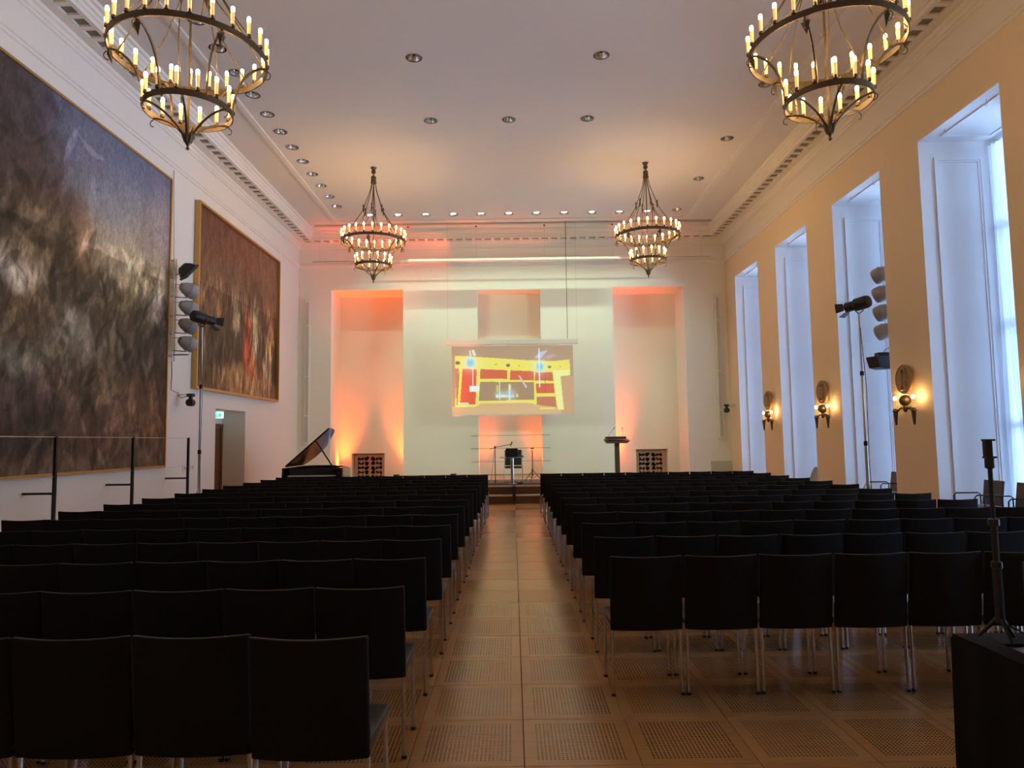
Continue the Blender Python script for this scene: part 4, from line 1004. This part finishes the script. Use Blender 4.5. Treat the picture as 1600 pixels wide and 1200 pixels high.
MB().box(-.05, .05, -.03, .03, .94, .97).build('phone_clip', M_blackp, t, 0)
MB().tube([(0, 0, .9), (0, 0, .94)], .006, 6).build('neck', M_black, t)
for k in range(3):
    a = .3 + k * 2 * PI / 3
    MB().tube([(0, 0, .33), (.3 * math.cos(a), .3 * math.sin(a), .012)], .009, 6).build('leg', M_black, t); MB().tube([(0, 0, .10), (.15 * math.cos(a), .15 * math.sin(a), .17)], .006, 6).build('brace', M_black, t)
MB().lathe([(.02, .31), (.024, .34), (.02, .37)], 10).build('collar', M_black, t)
t = thing('power_box', 'small black and white power box on the rug by the table foot', 'power box', (.18, 19.24, SZ + .013))
MB().box(-.07, .07, -.04, .04, 0, .045).build('box', M_blackp, t, 0, .004); MB().box(-.05, -.02, -.02, .02, .046, .09).build('white_plug', M_white_pl, t, 0)
cb_ = MB().tube([(-.9, 19.3, SZ + .018), (-.4, 19.25, SZ + .018), (.1, 19.15, SZ + .018), (.7, 19.3, SZ + .018), (1.3, 19.35, SZ + .018)], .005, 6)
tag(cb_.build('floor_cable', M_blackp), 'thin black cable lying along the front of the rug', 'cable')

# ------------------------------------------------------------------ hall chairs
def make_back():
    b = bmesh.new(); bmesh.ops.create_cube(b, size=1)
    bmesh.ops.scale(b, vec=(.468, .032, .48), verts=b.verts)
    ed = [e_ for e_ in b.edges if abs(e_.verts[0].co.x - e_.verts[1].co.x) > .1]
    bmesh.ops.subdivide_edges(b, edges=ed, cuts=7)
    bmesh.ops.bevel(b, geom=[e_ for e_ in b.edges if len(e_.link_faces) == 2 and e_.calc_face_angle(0) > 1], offset=.010, segments=2, affect='EDGES', profile=.6)
    for v in b.verts:
        x = v.co.x / .236; z = v.co.z
        v.co.y += .030 * x * x                        # ends curve forward
        if z > .1: v.co.z -= .007 * (1 - x * x)
        v.co.y += -.045 * (z / .465 + .5) + .02
        v.co.z += .653
    me_ = bpy.data.meshes.new('backrest'); b.to_mesh(me_); b.free()
    for p_ in me_.polygons: p_.use_smooth = True
    me_.set_sharp_from_angle(angle=math.radians(50)); me_.materials.append(M_chairfab); return me_
def make_hall_chair():
    t = thing('hall_chair', '', 'chair', (0, 0, 0))
    link('backrest', make_back(), t)
    se = MB().box(-.236, .236, .035, .45, .435, .475)
    link('seat', se.mesh('seat', M_seat, 40, .012), t)
    pp = MB().tube([(x * .232, -.030 + .030 * x * x, .889 - .0065 * (1 - x * x)) for x in [(-1 + i / 4) for i in range(9)]], .0045, 6)
    pp.build('top_piping', M_piping, t)
    MB().tube([(-.222, .055, .437), (-.222, .42, .437), (.222, .42, .437), (.222, .055, .437), (-.222, .055, .437)], .010, 6).build('seat_frame', M_chrome, t)
    for sx in (-1, 1):
        a = MB().tube([(sx * .222, .056, .44), (sx * .222, .052, .3), (sx * .224, .046, .012)], .0115, 8).build('leg', M_chrome, t)
        b = MB().tube([(sx * .222, .42, .43), (sx * .222, .415, .012)], .0115, 8).build('leg', M_chrome, t)
        MB().tube([(sx * .224, .046, 0), (sx * .224, .046, .016)], .0145, 8).build('foot_cap', M_blackp, a)
        MB().tube([(sx * .222, .415, 0), (sx * .222, .415, .016)], .0145, 8).build('foot_cap', M_blackp, b)
    return t
ROWR = [4.62, 5.55, 6.47, 7.40, 8.33, 9.26, 10.20, 11.16, 12.10, 13.04, 13.96, 15.0, 16.0]
ROWL = [2.87, 3.76, 4.66, 5.55, 6.46, 7.40, 8.30, 9.22, 10.20, 11.14, 12.10, 13.02, 13.96, 14.95, 15.85]
proto = None
rnd = random.Random(11)
for side, rows_ in (('windows', ROWR), ('paintings', ROWL)):
    for ri_, y in enumerate(rows_):
        n_row = 10
        off = rnd.uniform(-.012, .012)
        for c in range(n_row):
            sp_ = .486 if side == 'windows' else .478
            xx = (.612 + .24 + sp_ * c + off) if side == 'windows' else (-.575 - .238 - sp_ * c + off)
            dy = rnd.uniform(-.012, .012)
            if abs(xx) > .76 * y + 1.1: continue
            lab = 'black chair, %s from the aisle, %s row from the rear, side by the %s' % (ORD[c + 1], ORD[ri_ + 1], side)
            rz = rnd.uniform(-.010, .010)
            if side == 'paintings' and ri_ == 0 and c == 0: dy = -.045; xx += .006; rz = -.015
            if proto is None:
                proto = make_hall_chair(); proto.location = (xx, y, 0); proto.rotation_euler = (0, 0, rz); proto['label'] = lab; proto['group'] = 'black hall chairs in rows'
            else: copy_tree(proto, (xx, y + dy, 0), rz, lab, 'black hall chairs in rows')

# armchairs in the window bays
def armchair(x, y, rz, lab):
    t = thing('armchair', lab, 'armchair', (x, y, 0), rz, 'black armchairs in the window bays')
    MB().box(-.24, .24, -.02, .46, .42, .46).build('seat', M_seat, t, 0, .012)
    MB().box(-.24, .24, -.015, .015, 0, .42, Matrix.Translation((0, -.04, .46)) @ Matrix.Rotation(.14, 4, 'X')).build('backrest', M_seat, t, 0, .010)
    for s in (-1, 1):
        MB().tube([(s * .27, -.03, 0.012), (s * .27, -.03, .63), (s * .27, .02, .655), (s * .27, .38, .655), (s * .27, .42, .62), (s * .27, .44, .012)], .012, 8).build('arm_and_legs', M_black, t)
    MB().tube([(-.27, -.03, .44), (.27, -.03, .44)], .010, 6).build('cross_bar', M_black, t)
armchair(7.93, 11.80, PI / 2, 'black armchair in the nearest visible window bay, on its stage side')
armchair(7.93, 11.02, PI / 2, 'black armchair in the nearest visible window bay, nearer the camera')
armchair(8.02, 14.90, PI / 2, 'black armchair in the bay behind the tall lamp stand')
t = thing('shell_chair', 'grey rounded shell chair standing in the second window bay', 'chair', (7.72, 18.15, 0), PI / 2)
sh = MB(); g = []; nu, nv = 10, 10
for i in range(nv + 1):
    s = i / nv
    for j in range(nu + 1):
        u = j / nu * 2 - 1
        if s < .45: y_, z_ = .40 - .42 * (s / .45), .44 - .02 * math.sin(s / .45 * PI)
        else: q = (s - .45) / .55; y_, z_ = -.02 - .13 * q ** 1.2, .44 + .42 * q ** 1.1
        wd = .23 * (1 - (.45 * max(0, (s - .75) / .25) ** 2.2)) * (1 - .25 * max(0, (.15 - s) / .15) ** 2)
        g.append((u * wd, y_ + .06 * u * u * (1 if s > .4 else .2), z_ + .03 * u * u * (1 if s < .5 else 0)))
g2 = [(x, y_ - .012, z_ - .010) for x, y_, z_ in g]; N = len(g)
W1 = nu + 1
fs = [(r * W1 + c, r * W1 + c + 1, (r + 1) * W1 + c + 1, (r + 1) * W1 + c) for r in range(nv) for c in range(nu)]
fs2 = [tuple(i + N for i in reversed(f_)) for f_ in fs]
bd = [c for c in range(W1)] + [r * W1 + nu for r in range(1, nv + 1)] + [nv * W1 + c for c in range(nu - 1, -1, -1)] + [r * W1 for r in range(nv - 1, 0, -1)]
fs3 = [(bd[i], bd[(i + 1) % len(bd)], bd[(i + 1) % len(bd)] + N, bd[i] + N) for i in range(len(bd))]
sh.add(g + g2, fs + fs2 + fs3).build('shell', M_shell, t, 50)
for sx in (-1, 1):
    for y_ in (.02, .34): MB().tube([(sx * .12, .18, .41), (sx * .22, y_, 0.0)], .010, 6).build('leg', M_chrome, t)

# ------------------------------------------------------------------ draped table at the right, tripod, cases
TX, TY = 1.83, 3.0
t = thing('draped_table', 'black draped table at the near corner of the picture', 'table', (TX, TY, 0))
MB().box(0, 1.6, -1.6, 0, .785, .81).build('table_top', M_table, t, 0)
dr_ = MB(); n1 = 60; ring = []
per = [(0, 0), (1.6, 0), (1.6, -1.6), (0, -1.6)]
pts = []
for k in range(4):
    a = Vector(per[k]); b_ = Vector(per[(k + 1) % 4])
    for i in range(30): pts.append(a.lerp(b_, i / 30))
vs = []
for iz, z in enumerate((.815, .80, .6, .3, .01)):
    for i, q in enumerate(pts):
        c = Vector((.8, -.8)); d = (q - c); o_ = (0.004 + (.006 + .012 * (.8 - z)) * (1 + math.sin(i * 1.1 + math.sin(i * .37) * 2))) if iz > 0 else .004
        dd = Vector((1 if q.x >= 1.6 else (-1 if q.x <= 0 else 0), 1 if q.y >= 0 else (-1 if q.y <= -1.6 else 0)))
        r_ = q + dd * o_; vs.append((r_.x, r_.y, z))
n_ = len(pts); fs = [(r * n_ + i, r * n_ + (i + 1) % n_, (r + 1) * n_ + (i + 1) % n_, (r + 1) * n_ + i) for r in range(4) for i in range(n_)]
dr_.add(vs, fs)
dr_.build('drape', M_cloth, t, 60)
hem = MB(); 
hem.box(-.006, .09, -1.6, 0.004, .811, .822).box(.09, 1.6, -.16, .004, .811, .822)
hem.build('drape_fold', M_cloth, t, 0, .004)
t = thing('phone_tripod', 'slim black tripod with phone clamp standing on the draped table', 'tripod', (1.945, 2.88, .8226))
MB().tube([(0, 0, .07), (0, 0, .30)], .018, 10).build('lower_column', M_blackp, t)
MB().tube([(0, 0, .30), (0, 0, .47)], .013, 10).build('middle_column', M_blackp, t)
MB().tube([(0, 0, .47), (0, 0, .70)], .009, 10).build('upper_column', M_blackp, t)
for z in (.30, .47): MB().lathe([(.016, z - .015), (.021, z - .012), (.021, z + .012), (.014, z + .015)], 10).build('locking_collar', M_blackp, t)
for k in range(3):
    a = .4 + k * 2 * PI / 3; MB().tube([(0, 0, .10), (.078 * math.cos(a), .078 * math.sin(a), .008)], [.010, .006], 6).build('leg', M_blackp, t)
MB().lathe([(.010, .685), (.018, .69), (.018, .73), (.008, .74)], 10).build('ball_head', M_blackp, t)
h = MB().box(-.020, .010, -.012, .010, .735, .80).build('clamp_body', M_blackp, t, 0, .004)
MB().box(-.021, .018, -.018, .012, .798, .806).build('clamp_jaw', M_blackp, t, 0); MB().box(-.021, .02, -.018, .012, .728, .736).build('clamp_jaw', M_blackp, t, 0)
MB().tube([(.03, .01, .06), (.05, -.02, .05), (.10, -.10, .006)], .004, 5).build('cord', M_blackp, t)
for k, (z0, z1, x0, lab) in enumerate(((.8235, .985, 2.03, 'lower black padded case on the draped table'), (.986, 1.15, 2.025, 'upper black padded case on the draped table'))):
    t = thing('padded_case', lab, 'case', (x0, 2.86, z0), 0, 'black padded cases stacked on the draped table')
    MB().box(0, .42, -.62, 0, 0, z1 - z0 - .002).build('body', M_bag, t, 0, .022)
    MB().tube([(.006, -.60, z1 - z0 - .012), (.006, -.02, z1 - z0 - .012), (.02, -.006, z1 - z0 - .012), (.40, -.006, z1 - z0 - .012)], .006, 6).build('piping', M_bagtrim, t)
t = tag(MB().lathe([(.01, -.17), (.028, -.165), (.031, -.1), (.031, .1), (.028, .165), (.01, .17)], 14, Matrix.Translation((2.23, 2.77, 1.183)) @ Matrix.Rotation(PI / 2, 4, 'Y')).build('cloth_roll', M_roll), 'beige cloth roll lying on top of the padded cases', 'roll')
